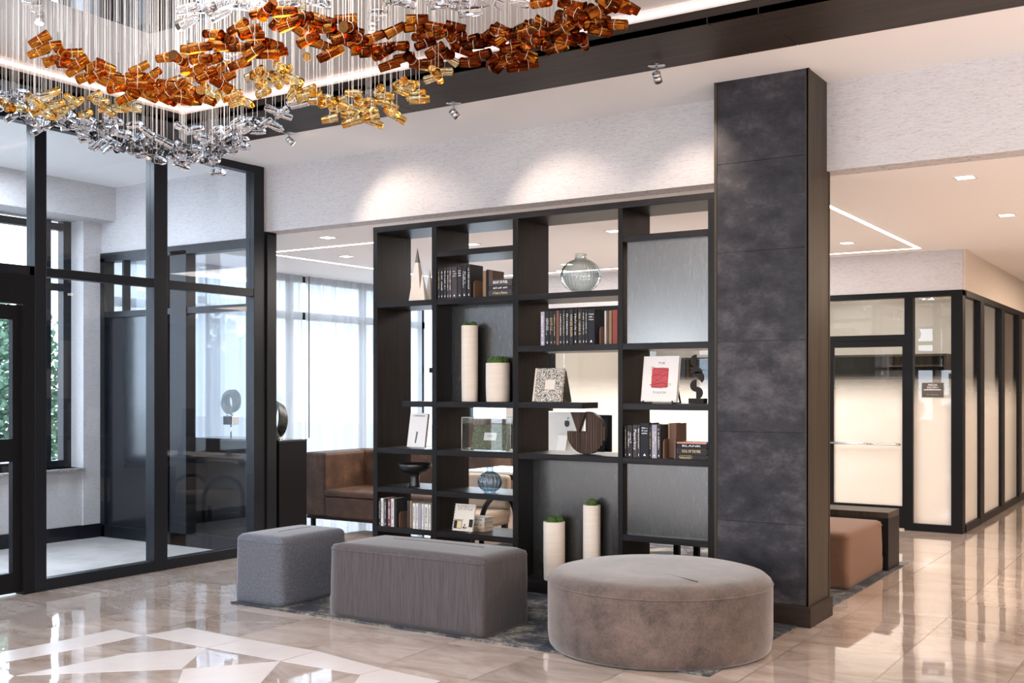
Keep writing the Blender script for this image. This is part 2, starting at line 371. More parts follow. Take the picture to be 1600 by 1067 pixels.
def glyph_marks(cen, xa, ya, length, height, rnd, mb, depth=.0005):
    """small upright strokes standing in for lettering too small to read in the photograph"""
    xa, ya = Vector(xa), Vector(ya); z = xa.cross(ya); u = -length/2
    while u < length/2:
        wd = height * rnd.uniform(.25, .62); hh = height * rnd.choice((.62, .62, .95, .8))
        if rnd.random() < .14: u += height*.6; continue
        p = Vector(cen) + xa*u - ya*(height/2)
        b = min(wd, length/2 - u)
        if b > .0006:
            k = height*.17
            mb.prism([p, p + xa*k, p + xa*k + ya*hh, p + ya*hh], z*depth)
            if rnd.random() < .75: mb.prism([p + xa*(b-k), p + xa*b, p + xa*b + ya*hh, p + xa*(b-k) + ya*hh], z*depth)
            q = p + ya*(hh - k) * rnd.choice((0, .5, 1)); mb.prism([q, q + xa*b, q + xa*b + ya*k, q + ya*k], z*depth)
        u += wd + height*.16

# ------------------------------------------------------------------ levels
CZ, LZ = 3.62, 3.02            # lobby ceiling, lounge ceiling
GX = -7.5                      # glazed wall between lobby and vestibule
BY = 7.35                      # bulkhead above the bookcase
PY = 7.22                      # partition between vestibule and lounge
SY = 12.3                      # salon front
SX = onX(1505, 700, -2.28).x

# ================================================================== SETTING
struct('floor', box((GX, -4, -.12), (5, 21, 0)), M['floor'])
vf = struct('floor', box((-10.2, 2.2, -.12), (GX, 7.3, 0)), M['vfloor'])
struct('floor', box((-10.2, 7.3, -.12), (GX, 14.4, 0)), M['floor'])
# pale inlaid marble figures in the lobby floor
inl = [[(0, 1019), (81, 1004), (180, 983), (225, 992.5), (129, 1013), (0, 1036)], [(225, 992.5), (294, 980.5), (384, 998), (324, 1012)],
       [(24, 1056), (199, 1020.6), (324, 1012), (285, 1045)], [(324, 1012), (384, 998), (495, 1017), (439, 1032.6)],
       [(285, 1045), (439, 1032.6), (409, 1067), (400, 1085), (270, 1085)], [(439, 1033), (495, 1017), (600, 1045), (562, 1054)],
       [(562, 1054), (600, 1045), (690, 1064), (640, 1085), (540, 1085)], [(-60, 1040), (0, 1046), (24, 1056), (10, 1067), (-60, 1090)]]
mb = MB()
for poly in inl:
    pts = [onZ(x, y, 0.0) for x, y in poly]; cen = sum(pts, Vector()) / len(pts)
    mb.prism([p + (cen - p).normalized() * .006 for p in pts], (0, 0, .0012))
struct('trim_1', mb, M['inlay'])

# lobby ceiling with a tray
TX0, TX1, TY0, TY1 = -6.79, 1.6, -1.5, 5.75
BX0, BYo = GX, 6.42            # outer edge of the dark band
mb = MB(); mb.box((GX, BYo, CZ), (5, BY, CZ+.1)); mb.box((2.3, -4, CZ), (5, BYo, CZ+.1)); mb.box((GX, -4, CZ), (2.3, -2.2, CZ+.1))
struct('ceiling', mb, M['ceil'])
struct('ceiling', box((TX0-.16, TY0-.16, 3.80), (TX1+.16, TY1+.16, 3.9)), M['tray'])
mb = MB(); zb = CZ - .012
for a, b in (((GX, TY1), (-5.003, BYo)), ((-4.997, TY1), (-2.413, BYo)), ((-2.407, TY1), (-2.113, BYo)), ((-2.107, TY1), (2.3, BYo)), ((GX, -2.2), (TX0, TY1)), ((TX1, -2.2), (2.3, TY1)), ((TX0, -2.2), (TX1, TY0))):
    mb.box((*a, zb), (*b, CZ+.02))
struct('trim_2', mb, M['soffit'])
mb = MB()   # lip and upstand of the cove
for a, b in (((TX0, TY1), (TX1, TY1+.02)), ((TX0-.02, TY0), (TX0, TY1+.02)), ((TX1, TY0), (TX1+.02, TY1))): mb.box((*a, CZ-.012), (*b, CZ+.068))
struct('trim_3', mb, M['soffit'])
mb = MB()
mb.box((TX0-.14, TY1+.12, CZ+.02), (TX1+.14, TY1+.16, 3.8)); mb.box((TX0-.16, TY0-.14, CZ+.02), (TX0-.12, TY1+.16, 3.8)); mb.box((TX1+.12, TY0-.14, CZ+.02), (TX1+.16, TY1+.16, 3.8)); mb.box((TX0-.14, TY0-.16, CZ+.02), (TX1+.14, TY0-.12, 3.8))
struct('wall_cove', mb, M['ceil'])
cl = thing('cove_light', (TX0, TY1, CZ+.1), 'warm glowing light line around the edge of the recessed ceiling above the hanging glass', 'cove light')
obj('light_strip', box((TX0-.10, TY1+.105, 3.752), (TX1, TY1+.118, 3.772)), M['coveled'], cl)
obj('light_strip', box((TX0-.118, TY0, 3.752), (TX0-.105, TY1+.1, 3.772)), M['coveled'], cl)

# bulkhead and lounge ceiling
struct('wall_bulkhead', box((GX-.1, BY, LZ), (5, BY+.2, CZ+.1)), M['wall'])
mb = MB(); mb.box((-10.2, 7.36, LZ+.001), (5, 21, LZ+.1)); struct('ceiling', mb, M['ceil'])
# vestibule: ceiling, upper wall, outside wall
struct('ceiling', box((-10.2, 2.2, CZ), (GX-.03, PY+.12, CZ+.1)), M['ceil'])
struct('wall_vestibule', box((-10.2, PY, 2.95), (GX-.02, PY+.14, CZ+.1)), M['wall'])
mb = MB(); J = 7.0; W0 = 3.3; sill = .73; head = 3.27
mb.box((-10.12, J, 0), (-9.78, PY, head)); mb.box((-10.12, 2.2, 0), (-9.80, J, sill)); mb.box((-10.12, 2.2, head), (-9.55, PY, CZ)); mb.box((-10.12, 2.2, sill), (-9.78, W0, head))
struct('wall_outside', mb, M['wall'])
struct('trim_4', box((-10.05, W0, sill-.03), (-9.74, J, sill), .004), M['stone'])
mb = MB(); mb.box((-10.1, 2.1, 2.9), (GX, 2.2, CZ)); mb.box((-10.1, 2.1, 0), (-9.7, 2.2, 2.9)); mb.box((GX-.2, 2.1, 0), (GX, 2.2, 2.9)); struct('wall_vestibule', mb, M['wall'])
d3 = thing('door_3', (-8.7, 2.15, 0), None, None, kind='structure')
mb = MB()
for x in (-9.7, -8.75, GX-.28): mb.box((x, 2.12, 0), (x+.08, 2.18, 2.9))
for z in (0, 2.2, 2.82): mb.box((-9.7, 2.121, z), (GX-.2, 2.179, z+.08))
obj('door_frame', mb, M['frame'], d3); obj('glass_pane', box((-9.62, 2.147, .08), (GX-.28, 2.153, 2.2)), M['glass'], d3)
mb = MB(); mb.box((-9.80, 2.2, 0), (-9.78, J-.03, .14)); mb.box((-9.78, J-.05, 0), (-9.76, PY-.02, .14)); struct('baseboard_left', mb, M['frame'])
w1 = thing('window_1', (-10, 5, sill), None, None, kind='structure')
mb = MB(); fy = [W0, 4.35, 5.6, J]
for i, y in enumerate(fy): mb.box((-10.08, y-(.09 if i else 0), sill), (-9.98, y+(0 if i == 3 else .05), head), .003)
for z in (sill, 2.55, head-.1): mb.box((-10.075, W0, z), (-9.985, J, z+.075), .003)
mb.box((-10.09, J-.30, sill), (-9.995, J-.22, head), .003)
obj('window_frame', mb, M['frame'], w1)
for a, b in ((fy[0]+.05, fy[1]-.09), (fy[1]+.05, fy[2]-.09), (fy[2]+.05, J-.30)):
    obj('glass_pane', box((-10.035, a, sill+.075), (-10.03, b, 2.55)), M['glass'], w1)
    obj('glass_pane', box((-10.035, a, 2.625), (-10.03, b, head-.1)), M['glass'], w1)

# partition between vestibule and lounge
w2 = thing('window_2', (-8.6, PY, 0), None, None, kind='structure')
mb = MB(); xa, xb, xc_, xd = -9.78, -9.42, onY(268, 500, PY).x, onY(293, 500, PY).x
mb.box((xa, PY-.02, 2.86), (GX-.1, PY+.1, 2.95)); mb.box((xa, PY-.02, 0), (xa+.07, PY+.1, 2.9)); mb.box((xc_, PY-.02, 0), (xd, PY+.1, 2.9)); mb.box((xc_-.09, PY-.01, 0), (xc_-.05, PY+.09, 2.9))
mb.box((xa, PY-.01, 2.28), (GX-.1, PY+.09, 2.34)); mb.box((xa, PY-.02, 0), (GX-.1, PY+.1, .12))
mb.box((xb-.03, PY+.0, 2.34), (xb, PY+.08, 2.9))
obj('window_frame', mb, M['frame'], w2)
obj('solid_panel', box((xa+.07, PY+.03, .12), (xc_-.05, PY+.06, 2.29)), M['blackgloss'], w2)
obj('glass_pane', box((xd, PY+.04, .12), (GX-.1, PY+.046, 2.29)), M['glassblue'], w2)
obj('glass_pane', box((xb, PY+.04, 2.34), (xc_-.05, PY+.046, 2.87)), M['glassblue'], w2)
obj('glass_pane', box((xd, PY+.04, 2.34), (GX-.1, PY+.046, 2.87)), M['glassblue'], w2)

# glazed wall between lobby and vestibule
def gy(px): return onX(px, 600, GX).y
w3 = thing('window_3', (GX, 6, 0), None, None, kind='structure')
mb = MB(); t = .06
ms = [(gy(47), gy(73)), (gy(235), gy(262)), (gy(392), gy(413))]
for a, b in ms: mb.box((GX-.11, a+.04, 0), (GX+.0, b, CZ), .003)
for z0, z1 in ((0, .09), (2.40, 2.47), (CZ-.07, CZ)): mb.box((GX-.10, ms[0][0], z0), (GX-.005, ms[2][1], z1), .003)
mb.box((GX-.10, 2.2, CZ-.07), (GX-.005, ms[0][1], CZ)); mb.box((GX-.10, 2.2, 2.40), (GX-.005, ms[0][1], 2.47))
obj('window_frame', mb, M['frame'], w3)
edges = [(2.3, ms[0][0]+.04, 2.47, CZ-.07)]
for i in (0, 1): edges += [(ms[i][1], ms[i+1][0]+.04, .09, 2.40), (ms[i][1], ms[i+1][0]+.04, 2.47, CZ-.07)]
for a, b, z0, z1 in edges: obj('glass_pane', box((GX-.055, a, z0), (GX-.049, b, z1)), M['glassblue'], w3)
# entrance door at the left edge
d1 = thing('door_1', (GX, 4.3, 0), None, None, kind='structure')
ye = ms[0][0]+.04; dy1 = gy(36); dy0 = dy1 - 1.05
mb = MB(); mb.box((GX-.10, dy1+.005, 0), (GX+.002, ye-.001, 2.18)); mb.box((GX-.10, 2.2, 2.181), (GX+.002, ye-.001, 2.399)); obj('door_frame', mb, M['black'], d1)
mb = MB(); mb.box((GX-.08, dy1-.065, .02), (GX-.03, dy1, 2.17)); mb.box((GX-.08, dy0, .02), (GX-.03, dy0+.1, 2.17))
for z0, z1 in ((.02, .17), (1.00, 1.17), (2.06, 2.17)): mb.box((GX-.079, dy0, z0), (GX-.031, dy1, z1))
lf = obj('door_leaf', mb, M['black'], d1)
obj('glass_pane', box((GX-.058, dy0+.1, .17), (GX-.052, dy1-.065, 1.00)), M['glassblue'], lf)
obj('glass_pane', box((GX-.058, dy0+.1, 1.17), (GX-.052, dy1-.065, 2.06)), M['glassblue'], lf)
mb = MB(); mb.box((GX-.08, dy0-1.0, .02), (GX-.03, dy0-.005, 2.17)); obj('door_leaf', mb, M['black'], d1)
struct('wall_left', box((GX-.1, -4, 0), (GX, 2.2, CZ)), M['wall'])
# dark post that ends the glazed wall
struct('trim_5', box((GX-.10, ms[2][1], 0), (GX+.0, BY+.12, LZ-.001), .004), M['black'])
struct('trim_6', box((GX, ms[2][1]+.02, 0), (GX+.02, BY+.10, LZ-.03), .002), M['frame'])

# remaining lobby walls (behind and beside the camera), with tall windows
mb = MB(); xs = [GX, -6.4, -3.9, -2.6, -.1, 1.2, 3.7, 5]
for i in range(0, 8, 2): mb.box((xs[i], -4.2, 0), (xs[i+1], -4, CZ))
for i in range(1, 7, 2): mb.box((xs[i], -4.2, 0), (xs[i+1], -4, .5)); mb.box((xs[i], -4.2, 3.1), (xs[i+1], -4, CZ))
struct('wall_back', mb, M['wall'])
for k in range(3):
    a, b = xs[2*k+1], xs[2*k+2]
    wn = thing('window_%d' % (7+k), ((a+b)/2, -4.1, .5), None, None, kind='structure')
    mb = MB()
    for x in (a, (a+b)/2-.03, b-.06): mb.box((x, -4.14, .5), (x+.06, -4.06, 3.1))
    for z in (.5, 2.3, 3.04): mb.box((a, -4.135, z), (b, -4.065, z+.06))
    obj('window_frame', mb, M['frame'], wn)
struct('wall_right', box((5, -4, 0), (5.2, 21, CZ)), M['wall'])
struct('wall_far', box((-3.5, 20.8, 0), (5, 21, LZ)), M['warmwall'])

# outside wall of the lounge: glazing behind sheer curtains
w4 = thing('window_4', (-10.15, 10.3, 0), None, None, kind='structure')
mb = MB(); ys = [7.5, 8.9, 10.35, 11.8, 13.15]
for y in ys: mb.box((-10.2, y-.035, 0), (-10.12, y+.035, LZ))
for z0, z1 in ((0, .1), (2.45, 2.55), (LZ-.08, LZ)): mb.box((-10.2, 7.4, z0), (-10.12, 13.2, z1))
obj('window_frame', mb, M['frame'], w4)
for a, b in zip(ys, ys[1:]): obj('glass_pane', box((-10.165, a+.035, .1), (-10.16, b-.035, LZ-.08)), M['glass'], w4)
# end wall of the lounge beside the salon
w5 = thing('window_5', (-8.7, 13.3, 0), None, None, kind='structure')
mb = MB()
for x in (-10.0, -9.35, -8.2, -7.45): mb.box((x-.035, 13.26, 0), (x+.035, 13.34, LZ))
for z0, z1 in ((0, .1), (1.78, 1.86), (2.75, 2.83), (LZ-.08, LZ)): mb.box((-10.1, 13.27, z0), (-7.42, 13.33, z1))
obj('window_frame', mb, M['frame'], w5)
for a, b in ((-10.0, -9.35), (-9.35, -8.2), (-8.2, -7.45)): obj('glass_pane', box((a+.035, 13.3, .1), (b-.035, 13.305, LZ-.08)), M['glass'], w5)

# salon front
def sx(px): return onY(px, 600, SY).x
def sz(px, py): return onY(px, py, SY).z
ztop = sz(1505, 452.5); zh = ztop - .06; xr = onY(1505, 700, SY).x; xp = sx(1487); xm0, xm1 = sx(1414), sx(1427); XL = -7.4
struct('wall_salon', box((XL, SY-.02, ztop), (xr, SY+.14, LZ)), M['wall'])
struct('wall_salon', box((xr-.14, SY, ztop), (xr+.02, 20.8, LZ)), M['warmwall'])
w6 = thing('window_6', ((XL+xr)/2, SY, 0), None, None, kind='structure')
zd = sz(1400, 523)
mb = MB(); mb.box((XL, SY-.03, zh), (xr, SY+.09, ztop)); mb.box((xp, SY-.031, 0), (xr, SY+.12, ztop)); mb.box((xm0, SY-.029, 0), (xm1, SY+.09, zh))
xdl = sx(1290); xdl0 = xdl - .09
mb.box((xdl0, SY-.029, 0), (xdl, SY+.09, zh)); mb.box((XL, SY-.03, 0), (XL+.07, SY+.09, zh)); mb.box((sx(985)-.05, SY-.02, 0), (sx(985), SY+.08, zh))
for a, b in ((XL, xdl0), (xm1, xp)): mb.box((a, SY-.025, 0), (b, SY+.08, .08))
mb.box((xdl, SY-.025, zd-.06), (xm0, SY+.08, zd))
obj('window_frame', mb, M['black'], w6)
for a, b, z0, z1 in ((xm1, xp, .08, zh), (xdl, xm0, zd, zh), (XL+.07, sx(985)-.05, .08, zh), (sx(985), xdl0, .08, zh)):
    obj('glass_pane', box((a, SY+.02, z0), (b, SY+.026, z1)), M['frost'], w6)
d2 = thing('door_2', ((xdl+xm0)/2, SY, 0), None, None, kind='structure')
mb = MB(); z1 = zd - .0605; ld, rd = sx(1303), sx(1410.5)
mb.box((xdl, SY-.02, .02), (ld, SY+.03, z1)); mb.box((rd, SY-.02, .02), (xm0, SY+.03, z1)); mb.box((ld, SY-.019, z1-.07), (rd, SY+.029, z1)); mb.box((ld, SY-.019, .02), (rd, SY+.029, sz(1400, 790)))
lf = obj('door_leaf', mb, M['black'], d2)
obj('glass_pane', box((ld, SY+.0, sz(1400, 790)), (rd, SY+.008, z1-.07)), M['frost'], lf)
zz = sz(1350, 692.5); mb = MB(); mb.tube([(xdl+.05, SY-.08, zz), (xm0-.04, SY-.08, zz)], .014, 10)
for x in (xdl+.05, xm0-.05): mb.tube([(x, SY-.08, zz), (x, SY-.01, zz)], .010, 8)
obj('push_bar', mb, M['chrome'], d2)
# salon side towards the corridor
w10 = thing('window_10', (xr, 14, 0), None, None, kind='structure')
mb = MB(); mb.box((xr-.06, SY+.12, zh), (xr+.01, 20.8, ztop)); mb.box((xr-.06, SY+.12, 0), (xr+.01, 20.8, .08))
def sy_(px): return onX(px, 600, xr).y
my = [(sy_(1530.5), sy_(1545)), (sy_(1563.5), sy_(1577)), (sy_(1591), sy_(1603)), (sy_(1612), sy_(1621))]
for a, b in my: mb.box((xr-.07, a, 0), (xr+.012, a+.24, zh))
obj('window_frame', mb, M['black'], w10)
yy = [SY+.12] + [a+.24 for a, b in my]
for a, b in zip(yy, [m[0] for m in my]): obj('glass_pane', box((xr-.03, a, .08), (xr-.024, b, zh)), M['frost'], w10)
# salon inside
struct('wall_salon', box((XL, 15.6, 0), (xr-.14, 15.7, LZ)), M['greige']); struct('wall_salon', box((XL-.1, SY+.1, 0), (XL, 15.7, LZ)), M['greige'])
struct('wall_salon', box((xr-.9, 15.7, 0), (xr-.8, 20.8, LZ)), M['warmwall'])

# ================================================================== COLUMN
CX0, CX1, CY0, CY1 = -2.861, -2.214, 6.95, 7.41
co = thing('column', ((CX0+CX1)/2, 7.2, 0), 'tall square dark slate column with a black plinth standing right of the bookcase', 'column', kind='structure')
obj('core', box((CX0+.012, CY0+.012, 0), (CX1-.012, CY1-.004, CZ)), M['black'], co)
mb = MB(); zs = [.135, .656, 1.256, 1.861, 2.461, 3.06, CZ]
for a, b in zip(zs, zs[1:]): mb.box((CX0+.022, CY0, a+.0025), (CX1-.022, CY0+.012, b))
obj('slate_cladding', mb, M['slate'], co)
obj('side_cladding', box((CX1-.012, CY0+.03, .135), (CX1, CY1-.02, CZ)), M['side'], co, label='brown veneer on the side of the column')
mb = MB()
for x, y in ((CX0, CY0), (CX1-.02, CY0)): mb.box((x, y-.004, .1), (x+.02, y+.018, CZ))
mb.box((CX1-.01, CY0-.004, .1), (CX1+.004, CY0+.028, CZ)); mb.box((CX1-.01, CY1-.018, .1), (CX1+.004, CY1, CZ))
obj('edge_strip', mb, M['side'], co)
mb = MB(); mb.box((CX0-.005, CY0-.022, .0), (CX1+.022, CY0+.01, .135), .002); mb.box((CX1-.01, CY0-.021, 0), (CX1+.021, CY1+.005, .134), .002); obj('plinth', mb, M['soffit'], co)

# ================================================================== BOOKCASE
B0, B1, TK = 6.95, 7.40, .045
V = [(-5.869, -5.825), (-5.261, -5.214), (-4.491, -4.442), (-3.594, -3.558), (-2.907, -2.863)]
TOP = 2.88
bc = thing('bookcase', (-4.37, 7.18, 0), 'large dark stained wooden open bookcase in four bays beside the slate column', 'bookcase')
for a, b in V: obj('upright', box((a, B0, .0105), (b, B1, TOP-.045), .0015, 1), M['shelf'], bc)
obj('top_board', box((V[0][0], B0-.002, TOP-.047), (V[4][1], B1, TOP), .0015, 1), M['shelfx'], bc)
bays = [(V[i][1], V[i+1][0]) for i in range(4)]
lv = {0: [2.212, 1.012, .692, .365], 1: [2.592, 2.212, 1.396, 1.012, .686, .365], 2: [2.212, 1.822, 1.012], 3: [2.590, 1.822, 1.395, 1.010, .460]}
for b, zs_ in lv.items():
    for z in zs_: obj('shelf', box((bays[b][0], B0+.003, z), (bays[b][1], B1-.002, z+TK), .0015, 1), M['shelfx'], bc)
obj('shelf', box((-5.565, B0+.003, 1.396), (bays[0][1], 7.2, 1.396+TK), .0015, 1), M['shelfx'], bc, label='short stub shelf')
obj('shelf', box((bays[2][0], B0+.003, 1.398), (-3.89, 7.2, 1.398+TK), .0015, 1), M['shelfx'], bc, label='short stub shelf')
for b in (0, 1, 2): obj('base_board', box((bays[b][0], B0+.012, .0105), (bays[b][1], B1-.005, .105)), M['shelfx'], bc)
obj('back_panel', box((bays[1][0], 7.16, 1.396+TK), (bays[1][1], 7.18, 2.212)), M['panel'], bc, label='textured metal panel behind the cream planters')
obj('back_panel', box((bays[2][0], 7.17, .105), (bays[2][1], 7.19, 1.012)), M['panel'], bc, label='textured metal panel of the tall bottom bay')
obj('back_panel', box((bays[3][0]+.018, 6.99, 1.822+TK), (bays[3][1], 7.01, 2.590)), M['panel'], bc, label='upper textured metal panel beside the column')
obj('back_panel', box((bays[3][0]+.018, 6.99, .460+TK), (bays[3][1], 7.01, 1.010)), M['panel'], bc, label='lower textured metal panel beside the column')

# ---------------------------------------------------------------- books
ORD = ['first', 'second', 'third', 'fourth', 'fifth', 'sixth', 'seventh', 'eighth', 'ninth', 'tenth', 'eleventh', 'twelfth', 'thirteenth', 'fourteenth', 'fifteenth', 'sixteenth']
R = random.Random(4)
def book(x0, x1, y0, z0, h, depth, mat, label, group, ink=None, txt=None, style=0):
    """an upright book, spine towards -Y"""
    t = min(.003, (x1-x0)*.18); cx = (x0+x1)/2
    mb = MB(); mb.box((x0, y0, z0), (x0+t, y0+depth, z0+h), .0006, 1); mb.box((x1-t, y0, z0), (x1, y0+depth, z0+h), .0006, 1)
    mb.box((x0, y0-.002, z0), (x1, y0+.003, z0+h), .001, 1)
    o = obj('book', mb, mat, None, (cx, y0+depth/2, z0), label=label, cat='book', group=group)
    obj('page_block', box((x0+t, y0+.004, z0+.004), (x1-t, y0+depth-.004, z0+h-.004)), M['paper'], o)
    if ink:
        wd = (x1-x0); yy = y0-.0022
        if txt: place_text(txt, wd*.8, (cx, yy, z0+h*.55), (0, 0, -1), (1, 0, 0), ink, o, fit=h*.62)
        else:
            mb = MB(); r2 = random.Random(int(x0*9999))
            if style == 0: glyph_marks((cx, yy, z0+h*.58), (0, 0, -1), (1, 0, 0), h*.62, wd*.46, r2, mb)
            elif style == 1:
                glyph_marks((cx-wd*.18, yy, z0+h*.56), (0, 0, -1), (1, 0, 0), h*.5, wd*.28, r2, mb); glyph_marks((cx+wd*.2, yy, z0+h*.62), (0, 0, -1), (1, 0, 0), h*.36, wd*.28, r2, mb)
            else:
                for q in range(3): glyph_marks((cx, yy, z0+h*(.86-.075*q)), (1, 0, 0), (0, 0, 1), wd*.66, h*.045, r2, mb)
            p = Vector((cx-wd*.16, yy, z0+h*.06)); mb.prism([p, p+Vector((wd*.32, 0, 0)), p+Vector((wd*.16, 0, h*.07))], (0, -.0005, 0))
            obj('lettering', mb, ink, o)
    return o
def row(spec, ybase, z0, top_y, where, group, front=B0+.012):
    n = 0
    for s in spec:
        p0, p1, mat, ink, txt, style, dy, dh, desc = s
        x0, x1 = onY(p0, 500, front+dy).x, onY(p1, 500, front+dy).x
        h = top_y + dh
        book(x0+.0004, x1-.0004, front+dy, z0, h, .165+R.uniform(-.01, .012), mat, '%s, %s from left %s' % (desc, ORD[n], where), group, ink, txt, style)
        n += 1
WI, GI = M['white_ink'], M['gold_ink']
def stack(px0, px1, y0, z0, items, where, group, dep=.16):
    z = z0
    for i, (th, mat, ink, txt, dx, desc) in enumerate(items):
        x0, x1 = onY(px0, 500, y0).x + dx, min(onY(px1, 500, y0).x + dx, 99)
        mb = MB(); mb.box((x0, y0, z), (x1, y0+dep, z+.003), .0006, 1); mb.box((x0, y0, z+th-.003), (x1, y0+dep, z+th), .0006, 1); mb.box((x0, y0-.002, z), (x1, y0+.003, z+th), .001, 1)
        o = obj('book', mb, mat, None, ((x0+x1)/2, y0+dep/2, z), label='%s %s' % (desc, where), cat='book', group=group)
        obj('page_block', box((x0+.004, y0+.004, z+.003), (x1-.004, y0+dep-.004, z+th-.003)), M['paper'], o)
        if txt: place_text(txt, th*.62, ((x0+x1)/2, y0-.0022, z+th*.5), (1, 0, 0), (0, 0, 1), ink, o, fit=(x1-x0)*.62)
        elif ink:
            mb = MB(); glyph_marks(((x0+x1)/2, y0-.002, z+th*.5), (1, 0, 0), (0, 0, 1), (x1-x0)*.6, th*.42, random.Random(i), mb); obj('lettering', mb, ink, o)
        z += th + .0004
def bookend(px, y0, z0, h, label, wd=.012, dep=.12):
    x = onY(px, 500, B0+.012).x; mb = MB()
    n = 14; pts = [Vector((x, y0, z0)), Vector((x, y0+dep, z0))]
    for k in range(n+1):
        t = PI/2*k/n; pts.append(Vector((x, y0+dep-.03*(1-math.cos(t)), z0+h-.03*(1-math.sin(t)))))
    for k in range(n+1):
        t = PI/2*k/n; pts.append(Vector((x, y0+.03*(1-math.sin(t)), z0+h-.03*(1-math.cos(t)))))
    mb.prism(pts, (wd, 0, 0)); mb.box((x+wd, y0+.01, z0), (x+wd+.012, y0+dep-.01, z0+.003))
    return obj('bookend', mb, BROWN, None, (x, y0+dep/2, z0), label=label, cat='bookend', group='wooden bookends on the shelves')

z = 2.212+TK+.0005; g = 'books on the upper shelf of the second bay'; wr = 'on the shelf under the top two shelves'
row([(684, 688, BK[0], GI, None, 0, 0, 0, 'black book with gold letters'), (688.6, 692.6, BK[3], WI, None, 0, 0, 0, 'thin black book with white letters'), (693.4, 697.5, BK[1], WI, None, 0, 0, .002, 'thin black book with white letters'),
     (698.6, 701.6, BK[4], WI, None, 0, 0, .001, 'thin dark plum book'), (701.9, 705.6, BK[4], WI, None, 0, 0, .002, 'thin plum book with a cream patch'), (706, 714, BK[4], WI, None, 2, 0, .003, 'wide dark grey book with stacked white words'),
     (715, 721.6, BK[1], WI, None, 2, 0, .004, 'dark grey book with small white title'), (722.2, 729, BK[0], WI, None, 1, 0, .010, 'black book with two lines of white letters'), (730, 735.4, BK[0], WI, None, 0, 0, .014, 'tall black book with white letters')],
    0, z, .245, 'on second bay upper shelf', g)
row([(754.5, 759.5, TANB, None, None, 0, .12, -.03, 'tan book'), (760, 763, BK[0], None, None, 0, .12, -.022, 'slim black book'), (763.5, 770, BROWN, None, None, 0, .12, -.03, 'short brown backed book')],
    0, z, .245, 'behind upper shelf bookend', g)
bookend(736.4, B0+.04, z, .135, 'rounded brown bookend against the tall black book on the upper shelf')
stack(763.3, 799.8, B0+.025, z, [(.046, BK[2], GI, 'A Timber is Mariners', 0, 'thick dark book, bottom one'), (.034, BK[1], WI, None, .002, 'dark grey book, middle one'), (.048, BK[4], WI, 'RIGHT OF FUEL', .003, 'thick dark book with tall pale title, top one')], 'in the upper shelf stack', 'stacked books on the upper shelf')

z = 1.822+TK+.0005; g = 'books on the shelf below the round clear vase'
row([(845, 850.8, LAV, WI, None, 0, 0, 0, 'grey book with white letters'), (852.6, 858, BK[3], WI, None, 1, 0, 0, 'black book with two short white lines'), (858.6, 864.4, BK[0], GI, None, 1, 0, .002, 'black book with gold letters'),
     (864.8, 868.6, BK[0], GI, None, 0, 0, .003, 'slim black book with cream letters'), (869.2, 873.6, BROWN, M['red'], None, 0, 0, .004, 'brown book with a red title'), (874, 878.6, BK[0], WI, None, 0, 0, .004, 'black book with white script'),
     (879.2, 883, BK[2], GI, None, 0, 0, .005, 'thin grey book with faint letters'), (884, 889, BK[3], WI, None, 0, 0, .006, 'navy book with a white title'), (889.6, 895.6, BK[1], GI, 'VOICES FROM', 0, 0, .009, 'black book with gold title'),
     (896.8, 902.2, BK[3], WI, None, 0, 0, .010, 'dark blue book with white letters'), (903, 909.4, BK[1], GI, None, 0, 0, .010, 'black book with bold gold letters'), (910, 913.8, BK[0], WI, None, 0, 0, .011, 'slim black book with bold white letters'),
     (914.4, 918, BK[0], WI, None, 0, 0, .006, 'slim black book with small white letters'), (918.4, 929.4, BK[3], WI, None, 2, 0, .004, 'wide black book with a short stacked title')],
    0, z, .252, 'under the clear vase', g)
row([(944.5, 947.5, WHB, None, None, 0, .10, -.005, 'cream backed book'), (948, 951, BROWN, None, None, 0, .10, -.004, 'brown book'), (951.5, 956, TANB, None, None, 0, .10, -.004, 'tan book'), (957, 965, REDB, None, None, 0, .10, -.002, 'red book')],
    0, z, .252, 'past the bookend under clear vase', g)
bookend(931.5, B0+.06, z, .13, 'dark rounded wooden bookend beside the wide black book under the clear vase')

z = 1.010+TK+.0005; g = 'books on the shelf beside the slate column'
row([(976.4, 979, BK[0], GI, None, 0, 0, -.008, 'slim black book with tan letters'), (980, 988, BK[1], WI, None, 1, 0, -.004, 'black book with white title'), (989, 995.6, BK[4], WI, 'Paperboy', 0, 0, 0, 'plum black book with white script'),
     (996, 1000, BK[2], WI, None, 0, 0, 0, 'slim grey black book'), (1000.6, 1014, BK[3], WI, None, 2, 0, .014, 'wide black book with an emblem'), (1014.6, 1018, BK[0], GI, None, 0, 0, .006, 'slim black book with gold letters'),
     (1018.6, 1026.4, LAV, WI, None, 1, 0, .004, 'grey book with bold white letters'), (1027, 1032, BK[1], WI, None, 0, 0, .002, 'dark grey book with fine letters')],
    0, z, .232, 'on shelf beside the column', g)
row([(1044, 1046.6, TANB, None, None, 0, .10, .012, 'tan book'), (1047, 1057, BROWN, None, None, 0, .10, .012, 'brown book')], 0, z, .232, 'between two bookends near column', g)
bookend(1034, B0+.03, z, .135, 'brown wooden bookend beside the grey lettered books near the column')
bookend(1051.5, B0+.03, z, .14, 'brown wooden bookend next to the short stack of books near the column')
stack(1056.8, 1103.5, B0+.015, z, [(.034, BK[0], None, None, 0, 'black book with a gold oval, bottom one'), (.044, BK[1], M['gold_ink'], 'SOUL OF THE FIRE', .001, 'black book with gold capitals, middle one'), (.030, BK[3], WI, 'BLANK', .002, 'slim black book with white title, third one up'), (.010, M['terrac'], None, None, .003, 'thin coral book, top one')], 'in the stack near the column', 'stacked books near the column')
